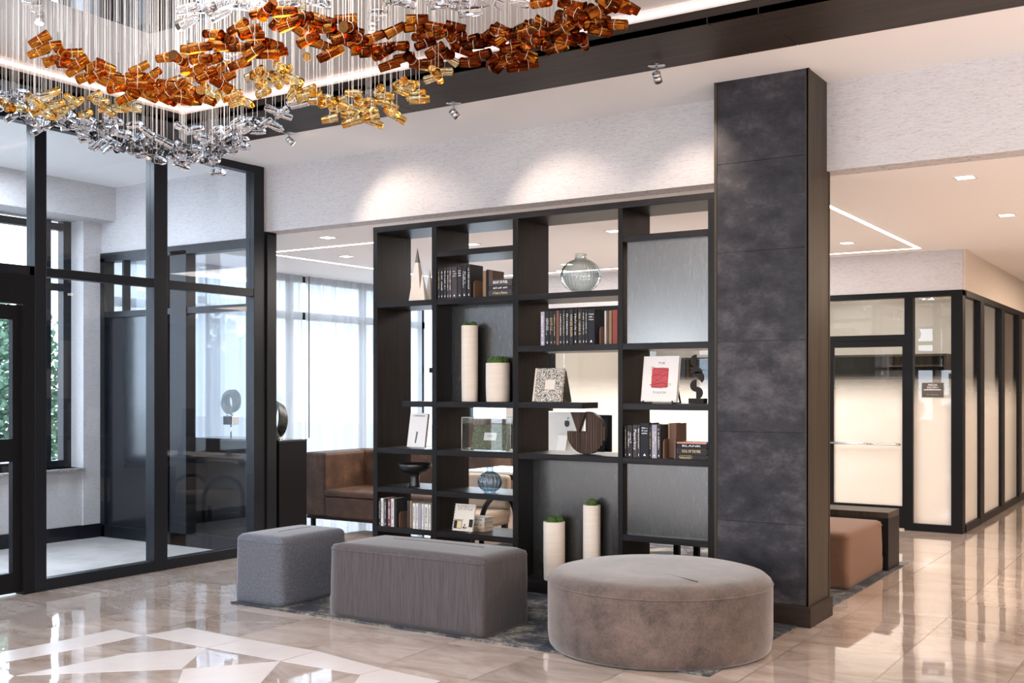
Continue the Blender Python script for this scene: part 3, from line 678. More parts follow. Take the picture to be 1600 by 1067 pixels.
# oval badge on the lowest spine
ob = [o for o in bpy.data.objects if o.get('label', '').startswith('black book with a gold oval')][0]
xo = onY(1071, 500, B0+.01).x; pts = []
for k in range(40):
    t = 2*PI*k/40; pts.append(Vector((xo + (.036 if math.cos(t) > 0 else -.036) + .011*math.cos(t), B0+.0125, z+.017+.011*math.sin(t))))
obj('spine_badge', MB().tube(pts, .0012, 5, True), M['gold_ink'], ob)
mb = MB(); glyph_marks((xo, B0+.0128, z+.017), (1, 0, 0), (0, 0, 1), .08, .013, random.Random(3), mb); obj('lettering', mb, M['gold_ink'], ob)

z = .365+TK+.0005; g = 'books on the bottom shelf of the first bay'
row([(592, 594.6, BK[0], WI, None, 0, 0, 0, 'slim black book with white dots'), (595.2, 599.2, WHB, M['black_ink'], None, 0, 0, 0, 'pale book with dark letters'), (600.8, 603.8, BK[2], WI, None, 0, 0, 0, 'slim black book with a white line'),
     (605.8, 610.8, MAR, WI, None, 0, 0, .002, 'maroon book'), (611.2, 615.6, WHB, M['black_ink'], None, 0, 0, .003, 'white book'), (616, 620, BK[0], None, None, 0, 0, .003, 'plain black book')],
    0, z, .228, 'on leftmost bottom shelf', g)
row([(636.4, 640, BK[2], None, None, 0, .03, .014, 'dark grey book'), (640.6, 643.6, TANB, None, None, 0, .03, .014, 'olive tan book'), (645, 649.4, WHB, M['black_ink'], None, 0, 0, 0, 'white book with black print'), (650, 653.6, WHB, M['black_ink'], None, 0, 0, 0, 'cream book with black print'),
     (654.2, 658, LAV, None, None, 0, 0, 0, 'plain lavender book'), (658.8, 662, WHB, M['black_ink'], None, 0, 0, 0, 'slim cream book'), (663.2, 669, WHB, M['black_ink'], None, 0, 0, 0, 'wide white book with black letters'), (669.8, 673, WHB, M['black_ink'], None, 0, 0, -.002, 'white book against the upright')],
    0, z, .205, 'right of bottom shelf bookend', g)
bookend(621, B0+.03, z, .125, 'reddish brown wooden bookend on the leftmost bottom shelf', dep=.12)

# ---------------------------------------------------------------- ornaments
def sp(px, py, y): return onY(px, py, y)
def pyramid(px0, px1, apx, apy, y0, dep, z0, name, label, tip=False):
    a, b = sp(px0, 500, y0).x, sp(px1, 500, y0).x; ap = sp(apx, apy, y0+dep/2)
    bm = MB(); vs = [Vector(p) for p in ((a, y0, z0), (b, y0, z0), (b, y0+dep, z0), (a, y0+dep, z0))]
    ax = Vector((ap.x, ap.y, ap.z)); k = .72 if tip else 1.0
    up = [v + (ax - v)*k for v in vs]
    B_ = [bm.bm.verts.new(v) for v in vs]
    if tip:
        U = [bm.bm.verts.new(v) for v in up]; bm.bm.faces.new(B_[::-1]); bm.bm.faces.new(U)
        for i in range(4): bm.bm.faces.new((B_[i], B_[(i+1) % 4], U[(i+1) % 4], U[i]))
    else:
        T_ = bm.bm.verts.new(ax); bm.bm.faces.new(B_[::-1])
        for i in range(4): bm.bm.faces.new((B_[i], B_[(i+1) % 4], T_))
    o = obj(name, bm, M['cream'], None, ((a+b)/2, y0+dep/2, z0), label=label, cat='sculpture', group='cream obelisks on the first shelf')
    if tip:
        bm = MB(); U = [bm.bm.verts.new(v + Vector((0, 0, .0004))) for v in up]; T_ = bm.bm.verts.new(ax); bm.bm.faces.new(U[::-1])
        for i in range(4): bm.bm.faces.new((U[i], U[(i+1) % 4], T_))
        obj('tip', bm, M['cap'], o, label='grey tip')
zA = 2.212+TK+.0005
pyramid(638.5, 657, 652, 387, 7.03, .10, zA, 'obelisk', 'tallest cream obelisk with a grey tip on the top left shelf', True)
pyramid(653.5, 663.5, 660, 424, B0+.01, .055, zA, 'obelisk', 'short cream obelisk in front of the tall one on the top left shelf')
pyramid(664, 673.5, 671, 420, 7.10, .07, zA, 'obelisk', 'cream obelisk half hidden behind the bookcase upright')

def planter(px0, px1, y, z0, ytop, label, moss_n, rr=None):
    c0 = sp((px0+px1)/2, 500, y); r = (px1-px0)/2 / F * ((-c0.x*ST + y*CT)); zt = sp((px0+px1)/2, ytop, y - r*.2).z; h = zt - z0
    b = .96
    prof = [(0, 0), (r*b*.98, 0), (r*b, .006), (r*1.0, h*.35), (r*1.0, h-.004), (r*.985, h), (r*.90, h), (r*.88, h-.004), (r*.88, h-.03), (0, h-.03)]
    t = thing('planter', (c0.x, y, z0), label, 'planter', 'cream ceramic planters in the bookcase')
    obj('pot', MB().lathe(prof, (c0.x, y, z0), 48), M['ceramic'], t)
    rd = random.Random(int(px0)); k = 0
    for i in range(moss_n):
        a = 2*PI*i/moss_n + .6; q = r*.42 if moss_n > 1 else 0; rad = r*(.46 if moss_n > 1 else .62)
        cx, cy = c0.x + q*math.cos(a), y + q*math.sin(a)
        bmm = MB(); bmesh.ops.create_icosphere(bmm.bm, subdivisions=3, radius=1)
        for v in bmm.bm.verts:
            n_ = v.co.copy(); f = rad*(1 + .07*math.sin(n_.x*9+i)*math.sin(n_.y*8)+rd.uniform(-.05, .05)); v.co = Vector((cx, cy, z0+h-.016+rad*.55)) + n_*f
        obj('moss_ball', bmm, M['moss'], t)
zC = 1.396+TK+.0005
planter(721, 747, 7.06, zC, 508.5, 'tallest slim cream planter with moss on the second bay shelf', 2)
planter(759, 797, 7.06, zC, 567, 'short wide cream planter with moss beside the tall slim one', 4)
planter(849, 883, 7.06, .1055, 815, 'cream cylinder planter with moss behind the grey bench', 3)
planter(911, 938.5, 7.09, .1055, 789, 'slightly taller cream planter with one moss ball behind the round ottoman', 1)

def vase(cx, y, z0, r, hh, neck, mat, rib, label, amp=.018):
    prof = [(0, .004), (r*.42, 0)]; n = 22
    for k in range(1, n):
        t = -PI/2 + .42 + (PI - .42 - .36) * k/(n-1); prof.append((r*math.cos(t), r*hh*(math.sin(t)+1)))
    zt = prof[-1][1]; prof += [(neck*.94, zt+.010), (neck*.92, zt+.028), (neck*1.12, zt+.036), (neck*1.10, zt+.041), (neck*.80, zt+.036)]
    prof += [(max(q[0]-.004, .002), q[1]+.001) for q in prof[-6::-1] if q[0] > .005][:-1] + [(0, .008)]
    o = obj('vase', MB().lathe(prof, (cx, y, z0), 96, rib, amp, False), mat, None, (cx, y, z0), label=label, cat='vase')
    return autosmooth(o)
def m_vglass(name, c, a):   # thin glass: reflective at the rims, clear through the middle
    q = N(name); lw = q.n('LayerWeight', {'Blend': .38}); f = lw.outputs['Facing']
    col = q.ramp(f, [(.1, c), (.9, tuple(x*a for x in c))])
    t = q.n('BsdfTransparent', {0: col}); g = q.n('BsdfGlossy', {'Roughness': .04, 'Color': (.9, .93, .95, 1)}); fr = schlick(q, .05, .9)
    return q.surf(q.n('MixShader', {0: fr, 1: t.outputs[0], 2: g.outputs[0]}).outputs[0])
p = sp(907.5, 458, 7.10); vase(p.x, 7.10, 2.212+TK+.0005, .147, .88, .040, m_vglass('smoke_vase_glass', (.93, .96, .955), .62), 32, 'round ribbed clear glass vase with a short neck on the third bay top shelf', .03)
p = sp(765.5, 768, 7.06); vase(p.x, 7.06, .686+TK+.0005, .092, .90, .026, m_vglass('blue_vase_glass', (.78, .86, .92), .5), 16, 'small ribbed blue glass vase above the spiral bound book', .055)

# footed bowl
p = sp(648, 762, 7.13); b = (p.x, 7.13, .692+TK+.0005)
t = thing('footed_bowl', b, 'matt black footed bowl on the lowest open shelf of the first bay', 'bowl')
prof = [(0, .105), (.05, .106), (.105, .122), (.14, .15), (.147, .182), (.143, .188), (.138, .182), (.13, .155), (.09, .128), (0, .12)]
obj('bowl', MB().lathe(prof, b, 56), M['darkcer'], t)
obj('foot', MB().lathe([(0, 0), (.046, 0), (.044, .006), (.041, .05), (.043, .108), (0, .108)], b, 40), M['darkcer'], t)

# leaning books on stands
def slab_book(name, corners, thick, mat, label, cat='book', spine=None, z0=None, loc=None):
    """front cover given by four world points (bl, br, tr, tl); body goes back by thick"""
    bl, br, tr, tl = map(Vector, corners); n = (br-bl).cross(tl-bl).normalized()
    if n.y > 0: n = -n
    back = -n*thick
    mb = MB(); mb.prism([bl, br, tr, tl], back*.10)
    mb.prism([q + back*.90 for q in (bl, br, tr, tl)], back*.10); mb.prism([bl, tl, tl+back, bl+back], (br-bl).normalized()*.003)
    o = obj(name, mb, mat, None, loc or (bl+br)/2, label=label, cat=cat)
    s_ = .004; u = (br-bl).normalized(); v = (tl-bl).normalized()
    obj('page_block', MB().prism([bl+u*.003+v*s_+back*.1, br-u*s_+v*s_+back*.1, tr-u*s_-v*s_+back*.1, tl+u*.003-v*s_+back*.1], back*.8), M['paper'], o)
    return o, u, v, n
def leaning(px0, px1, pyb, pyt, y, lean, yaw=0.0):
    a = sp(px0, pyb, y); b_ = sp(px1, pyb, y); W = b_.x-a.x; z0 = a.z
    h = (sp(px0, pyt, y+lean).z - z0)
    return a, W, h, z0
def lean_book(px0, px1, y, z0, pyt, lean, thick, mat, label, yaw=0.0):
    a = sp(px0, 500, y); bx = sp(px1, 500, y).x; W = bx - a.x
    zt = sp(px0, pyt, y+lean).z
    d = Vector((math.cos(yaw), math.sin(yaw), 0))*W
    bl = Vector((a.x, y, z0)); br = bl + d; off = Vector((0, lean, zt-z0))
    return slab_book('book', (bl, br, br+off, bl+off), thick, mat, label)
def easel(px0, px1, y, z0, mat, label, h=.12, dep=.12, thick=.008):
    x0, x1 = sp(px0, 500, y).x, sp(px1, 500, y).x; mb = MB()
    for x in (x0+.02, x1-.02-thick):
        mb.prism([(x, y-.012, z0), (x, y+dep, z0), (x, y+dep-.015, z0+.008), (x, y+.012, z0+.008), (x, y-.004, z0+.008), (x, y-.004, z0+.02), (x, y-.012, z0+.02)], (thick, 0, 0))
        mb.prism([(x, y+dep-.015, z0), (x, y+dep, z0), (x, y+.062+thick, z0+h), (x, y+.056, z0+h)], (thick, 0, 0))
    mb.box((x0+.02, y+dep-.012, z0), (x1-.02, y+dep, z0+.006))
    return obj('book_stand', mb, mat, None, ((x0+x1)/2, y+dep/2, z0), label=label, cat='book stand', group='book stands in the bookcase')
# THE TOUCH
zT = 1.395+TK
easel(1001, 1056, B0+.03, zT+.0004, M['black'], 'black stand holding up the cream and red book', .15, .14)
o, u, v, n = lean_book(1001, 1056.5, B0+.032, zT+.0145, 557, .055, .03, M['white'], 'cream book with a red scribbled square on its cover standing upright')
W_ = sp(1056.5, 500, B0+.032).x - sp(1001, 500, B0+.032).x; H_ = .325
bl = Vector((sp(1001, 500, B0+.032).x, B0+.032, zT+.0145)); Hh = (sp(1001, 557, B0+.087).z - bl.z); L_ = math.hypot(Hh, .055)
def oncover(uu, vv): return bl + u*(W_*uu) + v*(L_*vv) + n*.0006
place_text('THE', .020, oncover(.52, .845), u, v, M['black_ink'], o, fit=W_*.19); place_text('TOUCH', .022, oncover(.51, .195), u, v, M['black_ink'], o, fit=W_*.37)
pts = []; cx, cy, hw, hv, rr = .5, .52, .235, .22, .03
for (sx_, sy2, a0) in ((1, 1, 0), (-1, 1, PI/2), (-1, -1, PI), (1, -1, 1.5*PI)):
    for k in range(6):
        a = a0 + PI/2*k/5; pts.append(oncover(cx, cy) + u*(sx_*(W_*hw-.012) + .012*math.cos(a)) + v*(sy2*(L_*hv-.012) + .012*math.sin(a)))
obj('cover_print', MB().prism(pts, n*.0006), M['red'], o, label='red square printed on the cover')
mb = MB(); r2 = random.Random(8)
for (a0, b0, a1, b1) in ((.22, .76, .72, .70), (.22, .71, .60, .74), (.30, .60, .72, .56), (.72, .70, .30, .55), (.24, .55, .70, .38), (.70, .62, .34, .42), (.22, .37, .82, .39), (.26, .34, .78, .33), (.40, .30, .60, .29), (.25, .78, .40, .72), (.66, .36, .82, .36), (.72, .44, .22, .36)):
    A, B_ = oncover(a0, b0) + n*.0009, oncover(a1, b1) + n*.0009; mb.tube([A, (A+B_)/2 + v*r2.uniform(-.004, .004), B_], .0009, 4)
obj('cover_scribble', mb, M['black_ink'], o)
# patterned book
zT = 1.398+TK
o, u, v, n = lean_book(834, 876.5, B0+.03, zT+.006, 575.5, .05, .024, M['marble'], 'black and cream speckled book with a plain square label leaning on a stub shelf', 0)
W_ = (sp(876.5, 500, B0+.03).x - sp(834, 500, B0+.03).x); bl = Vector((sp(834, 500, B0+.03).x, B0+.03, zT+.006)); L_ = math.hypot(sp(834, 575.5, B0+.08).z-bl.z, .05)
q = lambda a, b: bl + u*(W_*a) + v*(L_*b) + n*.0006
obj('cover_label', MB().prism([q(.36, .36), q(.71, .36), q(.71, .65), q(.36, .65)], n*.0006), M['cream'], o)
obj('spine', MB().prism([q(-.06, .0), q(.0, .0), q(.0, 1), q(-.06, 1)], -n*.02), M['cream'], o)
x1 = sp(877, 500, B0+.05).x; mb = MB(); mb.prism([(x1-.10, B0+.085, zT+.0005), (x1-.10, B0+.215, zT+.0005), (x1-.10, B0+.136, zT+.235), (x1-.10, B0+.126, zT+.235)], (.095, 0, 0))
obj('book_wedge', mb, M['darkgreen'], None, (x1-.05, B0+.13, zT), label='dark mottled wedge propping the speckled book', cat='book stand', group='book stands in the bookcase')
zT = 1.395+TK
x1 = sp(1057, 500, B0+.05).x; mb = MB(); mb.prism([(x1-.03, B0+.11, zT+.0005), (x1-.03, B0+.175, zT+.0005), (x1-.03, B0+.125, zT+.20), (x1-.03, B0+.115, zT+.20)], (.025, 0, 0))
# white book first bay
zT = 1.012+TK
easel(636, 668, B0+.03, zT+.0004, M['acrylic'], 'clear acrylic stand under the white leaning book', .12, .17)
o, u, v, n = lean_book(635.5, 663, B0+.03, zT+.0145, 645, .05, .028, M['white'], 'white book leaning on a clear stand in the first bay')
W_ = (sp(663, 500, B0+.03).x - sp(635.5, 500, B0+.03).x); bl = Vector((sp(635.5, 500, B0+.03).x, B0+.03, zT+.0145)); L_ = math.hypot(sp(635.5, 645, B0+.08).z-bl.z, .05)
q = lambda a, b: bl + u*(W_*a) + v*(L_*b) + n*.0006
mb = MB(); mb.prism([q(.42, .13), q(.5, .10), q(.56, .44), q(.46, .46)], n*.0005); obj('cover_print', mb, M['cap'], o)
mb = MB(); glyph_marks(q(.5, .92), u, v, W_*.7, .010, random.Random(2), mb); obj('lettering', mb, M['cap'], o)
# acrylic case with the olive book
zT = 1.012+TK+.0005; x0, x1 = sp(721.5, 500, B0+.03).x, sp(797.5, 500, B0+.03).x; y0, y1 = B0+.03, B0+.20; zt = sp(721.5, 652, y0).z
t = thing('display_case', ((x0+x1)/2, (y0+y1)/2, zT), 'clear acrylic display case around a mottled olive book in the second bay', 'display case')
k = .005; mb = MB(); mb.box((x0, y0, zT), (x1, y1, zT+k)); mb.box((x0, y0, zT), (x0+k, y1, zt)); mb.box((x1-k, y0, zT), (x1, y1, zt)); mb.box((x0, y1-k, zT), (x1, y1, zt)); mb.box((x0, y0, zt-k), (x1, y1, zt)); mb.box((x0, y0, zT), (x1, y0+k, zt))
obj('case_body', mb, M['acrylic'], t)
mb = MB()
for a, b_ in (((x0, y0), (x1, y0)), ((x0, y0), (x0, y1))):
    for zz in (zt, zT+.003): mb.tube([(*a, zz), (*b_, zz)], .0022, 5)
for a in ((x0, y0), (x1, y0), (x0, y1)): mb.tube([(*a, zT), (*a, zt)], .0022, 5)
obj('case_edge', mb, M['silver'], t)
o, u, v, n = lean_book(735, 792, B0+.065, zT+.0145, 663, .05, .035, M['olive'], 'mottled olive book with a rounded pale label inside the clear case')
W_ = (sp(792, 500, B0+.065).x - sp(735, 500, B0+.065).x); bl = Vector((sp(735, 500, B0+.065).x, B0+.065, zT+.0145)); L_ = math.hypot(sp(735, 663, B0+.115).z-bl.z, .05)
q = lambda a, b: bl + u*(W_*a) + v*(L_*b) + n*.0006
pts = []
for (sx_, sy2, a0) in ((1, 1, 0), (-1, 1, PI/2), (-1, -1, PI), (1, -1, 1.5*PI)):
    for k in range(5): a = a0 + PI/2*k/4; pts.append(q(.50, .52) + u*(sx_*(W_*.17-.008) + .008*math.cos(a)) + v*(sy2*(L_*.16-.008) + .008*math.sin(a)))
obj('cover_label', MB().prism(pts, n*.0006), M['white'], o); place_text('Pearls', .018, q(.50, .54) + n*.0008, u, v, M['black_ink'], o, fit=W_*.15)
# spiral notebook + stacked books
zT = .365+TK+.0005
easel(704, 738, B0+.03, zT, M['acrylic'], 'clear acrylic stand under the spiral bound book', .10, .12)
o, u, v, n = lean_book(706, 737.5, B0+.032, zT+.0125, 786, .05, .014, M['cream'], 'cream spiral bound book with a sketched street scene leaning on the lowest shelf')
W_ = (sp(737.5, 500, B0+.032).x - sp(706, 500, B0+.032).x); bl = Vector((sp(706, 500, B0+.032).x, B0+.032, zT+.0125)); L_ = math.hypot(sp(706, 786, B0+.082).z-bl.z, .05)
q = lambda a, b: bl + u*(W_*a) + v*(L_*b) + n*.0006
mb = MB()
for k in range(10):
    c = q(.0, .06+.098*k); pts = [c + u*(.009*math.cos(t_)-.002) - n*(.009*math.sin(t_)) for t_ in [2*PI*j/12 for j in range(12)]]; mb.tube(pts, .0022, 6, True)
obj('spiral_binding', mb, M['black'], o)
place_text('ELEMENTS\nOF STYLE', .026, q(.52, .86), u, v, M['cap'], o, fit=W_*.8)
mb = MB()
for a, b_, c, d_ in ((.06, .08, .46, .38), (.52, .10, .70, .17), (.80, .16, .98, .45), (.06, .40, .5, .42), (.56, .20, .62, .26)): mb.prism([q(a, b_), q(c, b_), q(c, d_), q(a, d_)], n*.0005)
obj('cover_print', mb, M['bronze'], o)
mb = MB(); mb.prism([q(.22, .1), q(.44, .1), q(.44, .36), q(.22, .36)], n*.001); mb.tube([q(.55, .05), q(.62, .14), q(.80, .15), q(.92, .05)], .003, 6); obj('cover_print', mb, M['gold_ink'], o)
stack(737, 757, B0+.16, zT, [(.032, M['tan2'], M['black_ink'], None, 0, 'small cream book, bottom one'), (.044, M['paper'], M['black_ink'], None, -.002, 'thick cream book, middle one'), (.034, WHB, M['black_ink'], None, .002, 'small white book, top one')], 'beside the spiral bound book', 'small books beside the spiral bound book', .13)

# fluted round wooden sculpture
y0 = 7.08; c = sp(915, 671, y0); s_ = (c.y*CT - c.x*ST)/F; Rr = 33.2*s_; zb_ = 1.012+TK+.0006; c = Vector((c.x, y0, zb_+Rr))
t = thing('round_sculpture', (c.x, y0+.02, zb_), 'round fluted walnut sculpture with a cone in its missing quarter', 'sculpture')
mb = MB(); pts = [c.copy() + Vector((0, 0, .012))]; n_ = 60
cut = c + Vector((0, 0, .012))
a_start = PI - math.asin(-.012/Rr) if False else PI
for k in range(n_+1):
    a = PI - .0 + (1.5*PI)*k/n_; x, zz = Rr*math.cos(a), Rr*math.sin(a)
    if x < 0 and zz > .012: continue
    pts.append(c + Vector((x if x > 0 or zz < .011 else 0, 0, zz)))
pts = [c + Vector((-math.sqrt(Rr**2-.012**2), 0, .012))] + pts[1:] + [c + Vector((0, 0, Rr)), cut]
mb.prism(pts, (0, .05, 0)); obj('disc', mb, M['bronze'], t)  # darker than the flutes: groove shade put into the disc colour
mb = MB()
for k in range(15):   # raised flutes
    x = -Rr*.92 + k*(Rr*1.86/14); hi = math.sqrt(max(Rr**2-x*x, 0)); lo = -hi*.97; top = hi*.97 if x > .004 else .008
    if x > -Rr and top-lo > .01: mb.prism([c + Vector((x, -.001, lo)), c + Vector((x+.0175, -.001, lo)), c + Vector((x+.0175, -.001, top)), c + Vector((x, -.001, top))], (0, -.007, 0))
obj('flute', mb, M['walnut'], t, kind=None)
mb = MB(); hcone = Rr-.014
for k in range(12):
    f0, f1 = k/12, (k+.75)/12; w0, w1 = .008+.056*f0, .008+.056*f1; zc0, zc1 = .0125+hcone*f0, .0125+hcone*f1; xc2 = -.068
    mb.prism([c + Vector((xc2-w0, 0, zc0)), c + Vector((xc2+w0, 0, zc0)), c + Vector((xc2+w1, 0, zc1)), c + Vector((xc2-w1, 0, zc1))], (0, .045, 0))
mb.prism([c + Vector((xc2-.006, .004, .0125)), c + Vector((xc2+.006, .004, .0125)), c + Vector((xc2+.06, .004, .0125+hcone*.97)), c + Vector((xc2-.06, .004, .0125+hcone*.97))], (0, .036, 0))
obj('cone', mb, M['walnut'], t)

# stacked half-disc sculpture
y0 = 7.09; zb_ = 1.395+TK+.0006; base = sp(1089, 630, y0); k_ = (base.y*CT - base.x*ST)/F
t = thing('stacked_sculpture', (base.x, y0+.015, zb_), 'dark abstract sculpture of stacked half discs beside the cream and red book', 'sculpture')
x0 = sp(1077.5, 500, y0).x; x1 = sp(1101, 500, y0).x
zoff = zb_ - sp(1089, 630, y0).z
obj('base', box((x0, y0-.02, zb_), (x1, y0+.05, zb_+8*k_)), M['bronze'], t)
for (cx, cy, rr_, a0) in ((1087.5, 563, 9.6, PI/2), (1087, 582.6, 10, 0), (1090, 589.5, 9.6, -PI*.28), (1087.4, 602, 9.6, PI/2), (1087.6, 613.5, 10, -PI/2)):
    pc = sp(cx, cy, y0); pc.z += zoff
    pts = [pc + Vector((rr_*k_*math.cos(a0 + PI*j/20)*1.03, 0, rr_*k_*math.sin(a0 + PI*j/20))) for j in range(21)]
    obj('half_disc', MB().prism(pts, (0, .014, 0)), M['bronze'], t)

# ================================================================== SOFT FURNITURE
RUGX0, RUGX1, RUGY0, RUGY1, RZ = -5.955, -2.28, 5.47, 9.98, .010
obj('rug', box((RUGX0, RUGY0, 0.0), (RUGX1, RUGY1, RZ), .002, 1), M['rug'], None, (-4.1, 7.7, 0), label='distressed blue grey and cream rug under the benches and bookcase', cat='rug')
def upholstered(x0, x1, y0, y1, h, mat, name, label, slot, cat='bench', bev=.035, rz=0):
    z0 = RZ+.0005; zt = z0+h
    t = thing(name, ((x0+x1)/2, (y0+y1)/2, z0), label, cat)
    bm = MB(); nx, ny, nz = max(6, int((x1-x0)/.045)), max(6, int((y1-y0)/.045)), 9
    bmesh.ops.create_cube(bm.bm, size=1)
    bmesh.ops.subdivide_edges(bm.bm, edges=bm.bm.edges[:], cuts=15, use_grid_fill=True)
    cx, cy = (x0+x1)/2, (y0+y1)/2; hx, hy, hz = (x1-x0)/2, (y1-y0)/2, h/2
    for v in bm.bm.verts:
        p = Vector((v.co.x*2*hx, v.co.y*2*hy, v.co.z*2*hz)); r = bev if p.z > -hz*.5 else bev*.45
        q = Vector((max(-hx+r, min(hx-r, p.x)), max(-hy+r, min(hy-r, p.y)), max(-hz+bev*.2, min(hz-r*1.2, p.z)))); d = p - q
        if d.length > 1e-7:
            m = max(abs(d.x)/r if r else 0, abs(d.y)/r, abs(d.z)/(r*1.2 if p.z > 0 else bev*.2)); p = q + Vector((d.x, d.y, d.z)) * (m / math.sqrt((d.x/r)**2 + (d.y/r)**2 + (d.z/(r*1.2 if p.z > 0 else bev*.2))**2))
        if v.co.z > .49: # slight crown
            p.z += .012*(1-(v.co.x*2)**2)*(1-(v.co.y*2)**2)
            p.z -= 0
        p.x += .006*math.sin(p.z*9+p.y*4)*(1-abs(p.z)/hz*.5) if abs(v.co.x) > .49 else 0
        v.co = Vector((cx, cy, z0+hz)) + p
    o = obj('upholstery', bm, mat, t); autosmooth(o)
    # stitched slot in the top
    ax, ay, bx, by = slot; n_ = 16; mb = MB(); pts = []
    for k in range(n_+1):
        f = k/n_; x, y = ax+(bx-ax)*f, ay+(by-ay)*f; ex, ey = (x-cx)/hx, (y-cy)/hy; pts.append(Vector((x, y, zt+.012*(1-ex*ex)*(1-ey*ey)-.001)))
    mb.tube(pts, .0045, 6); obj('seam', mb, M['black'] if False else mat, t)
    bm2 = MB(); zs2 = zt - bev*1.15
    loop = []
    for (sx2, sy2, a0) in ((1, 1, 0), (-1, 1, PI/2), (-1, -1, PI), (1, -1, 1.5*PI)):
        for k in range(6): a = a0 + PI/2*k/5; loop.append(Vector((cx + sx2*(hx-bev)+bev*math.cos(a)*1.0, cy + sy2*(hy-bev)+bev*math.sin(a)*1.0, zs2)))
    bm2.tube(loop, .0035, 6, True); obj('piping', bm2, mat, t)
    return t
upholstered(-5.955, -5.495, 5.52, 6.20, .485, M['grey'], 'bench_ottoman', 'blue grey upholstered square ottoman bench nearest the glass wall', (-5.72, 5.72, -5.72, 6.06))
upholstered(-5.03, -3.77, 5.50, 6.03, .495, M['taupe'], 'bench_ottoman', 'long taupe grey upholstered bench between the square and round ottomans', (-4.75, 5.84, -4.0, 5.84))
# round ottoman
cx, cy, Rr, hh = -2.825, 6.0, .672, .445
t = thing('round_ottoman', (cx, cy, RZ), 'large round mottled brown velvet ottoman in front of the slate column', 'ottoman')
prof = [(0, 0), (Rr*.97, 0), (Rr*.985, .012), (Rr, .08), (Rr*1.0, hh-.075), (Rr*.985, hh-.04), (Rr*.94, hh-.014), (Rr*.84, hh+.004), (Rr*.5, hh+.012), (0, hh+.014)]
autosmooth(obj('upholstery', MB().lathe(prof, (cx, cy, RZ+.0005), 96), M['velvet'], t))
pts = [Vector((cx+(Rr*1.0)*math.cos(2*PI*k/72), cy+(Rr*1.0)*math.sin(2*PI*k/72), RZ+hh-.062)) for k in range(72)]
obj('piping', MB().tube(pts, .0035, 6, True), M['velvet'], t)
a, b_ = onZ(968, 878, hh+.02), onZ(1090, 909, hh+.02)
obj('seam', MB().tube([a, (a+b_)/2 + Vector((0, 0, .001)), b_], .0028, 6), M['darkgreen'], t)
obj('seam', MB().tube([Vector((cx-Rr*1.0*.93, cy-Rr*.36, RZ+.02)), Vector((cx-Rr*1.0*.93, cy-Rr*.36, RZ+hh-.07))], .0025, 6), M['velvet'], t)

# tan ottoman and dark waterfall table right of the column
a = onZ(1325, 922, RZ); h = .46
A0 = onZ(1325, 922, RZ); far = onX(1380, 700, A0.x)
tx1 = A0.x; ty0 = A0.y; ty1 = far.y
upholstered(tx1-.62, tx1, ty0, ty1, .43, M['tan'], 'bench_ottoman', 'tan upholstered ottoman pushed under the dark table behind the column', (tx1-.4, ty0+.2, tx1-.4, ty1-.2), 'ottoman')
e0 = onZ(1388, 892, RZ); xe = e0.x; ye = e0.y; y2 = onX(1405, 700, xe).y
zt = onX(1388, 801, xe).z
t = thing('waterfall_table', (xe-.6, (ye+y2)/2, RZ), 'dark wooden waterfall table standing over the tan ottoman', 'table')
t0 = RZ+.0005
obj('tabletop', box((xe-1.1, ye, zt-.05), (xe, y2, zt), .002, 1), M['side'], t)
obj('side_panel', box((xe-.06, ye, t0), (xe, y2, zt-.05), .001, 1), M['shelf'], t); obj('side_panel', box((xe-1.1, ye, t0), (xe-1.04, y2, zt-.05), .001, 1), M['shelf'], t)

# ================================================================== LOUNGE OBJECTS
# console by the post with the knot sculpture
kx0, kx1, ky0, ky1, kz = onY(303, 690, 7.48).x, GX+.0, 7.49, 7.86, 1.05
t = thing('console', ((kx0+kx1)/2, (ky0+ky1)/2, 0), 'long black console block behind the dark end post of the glass wall', 'console')
obj('body', box((kx0, ky0, 0), (kx1+.02, ky1, kz-.02), .002, 1), M['black'], t); obj('console_top', box((kx0, ky0-.003, kz-.019), (kx1+.022, ky1+.002, kz), .002, 1), M['blackgloss'], t)
def knot(cx, y, z0, R_, label, yaw, tilt=0):
    t = thing('ring_sculpture', (cx, y, z0), label, 'sculpture', 'dark ring sculptures on the console')
    obj('base', MB().lathe([(0, 0), (.05, 0), (.05, .012), (.012, .016), (.010, .05), (0, .05)], (cx, y, z0), 24), M['chrome'], t)
    for (dz, r_, tl, yw) in ((R_+.045, R_, .25+tilt, yaw), (R_*1.05+.045, R_*.93, -.35+tilt, yaw+.75)):
        bm = MB(); cc = Vector((cx, y, z0+dz)); n1 = 56; W2 = .045; rows = []
        for k in range(n1):
            a = 2*PI*k/n1; tw = .5*math.sin(a+tl)
            rad = Vector((math.cos(yw)*math.cos(a), math.sin(yw)*math.cos(a), math.sin(a))); nn = Vector((-math.sin(yw), math.cos(yw), 0))
            ax_ = (nn*math.cos(tw) + rad*math.sin(tw)); rd_ = (rad*math.cos(tw) - nn*math.sin(tw))
            rows.append([bm.bm.verts.new(cc + rad*r_ + ax_*sa*W2 + rd_*sb*.010) for sa, sb in ((-1, -1), (1, -1), (1, 1), (-1, 1))])
        for k in range(n1):
            A, B_ = rows[k], rows[(k+1) % n1]
            for j in range(4): bm.bm.faces.new((A[j], A[(j+1) % 4], B_[(j+1) % 4], B_[j]))
        bmesh.ops.recalc_face_normals(bm.bm, faces=bm.bm.faces[:]); o = obj('ring', bm, M['ring'], t)
p1 = onY(433.5, 650, 7.68); knot(p1.x, 7.68, kz+.0005, .155, 'dark bronze interlocked ring sculpture half hidden behind the dark end post', 2.0)
p2 = onY(361, 650, 7.66); t = thing('display_plinth', (p2.x, 7.66, kz), 'small chrome block on a rod under the ring sculpture behind the vestibule glass', 'stand')
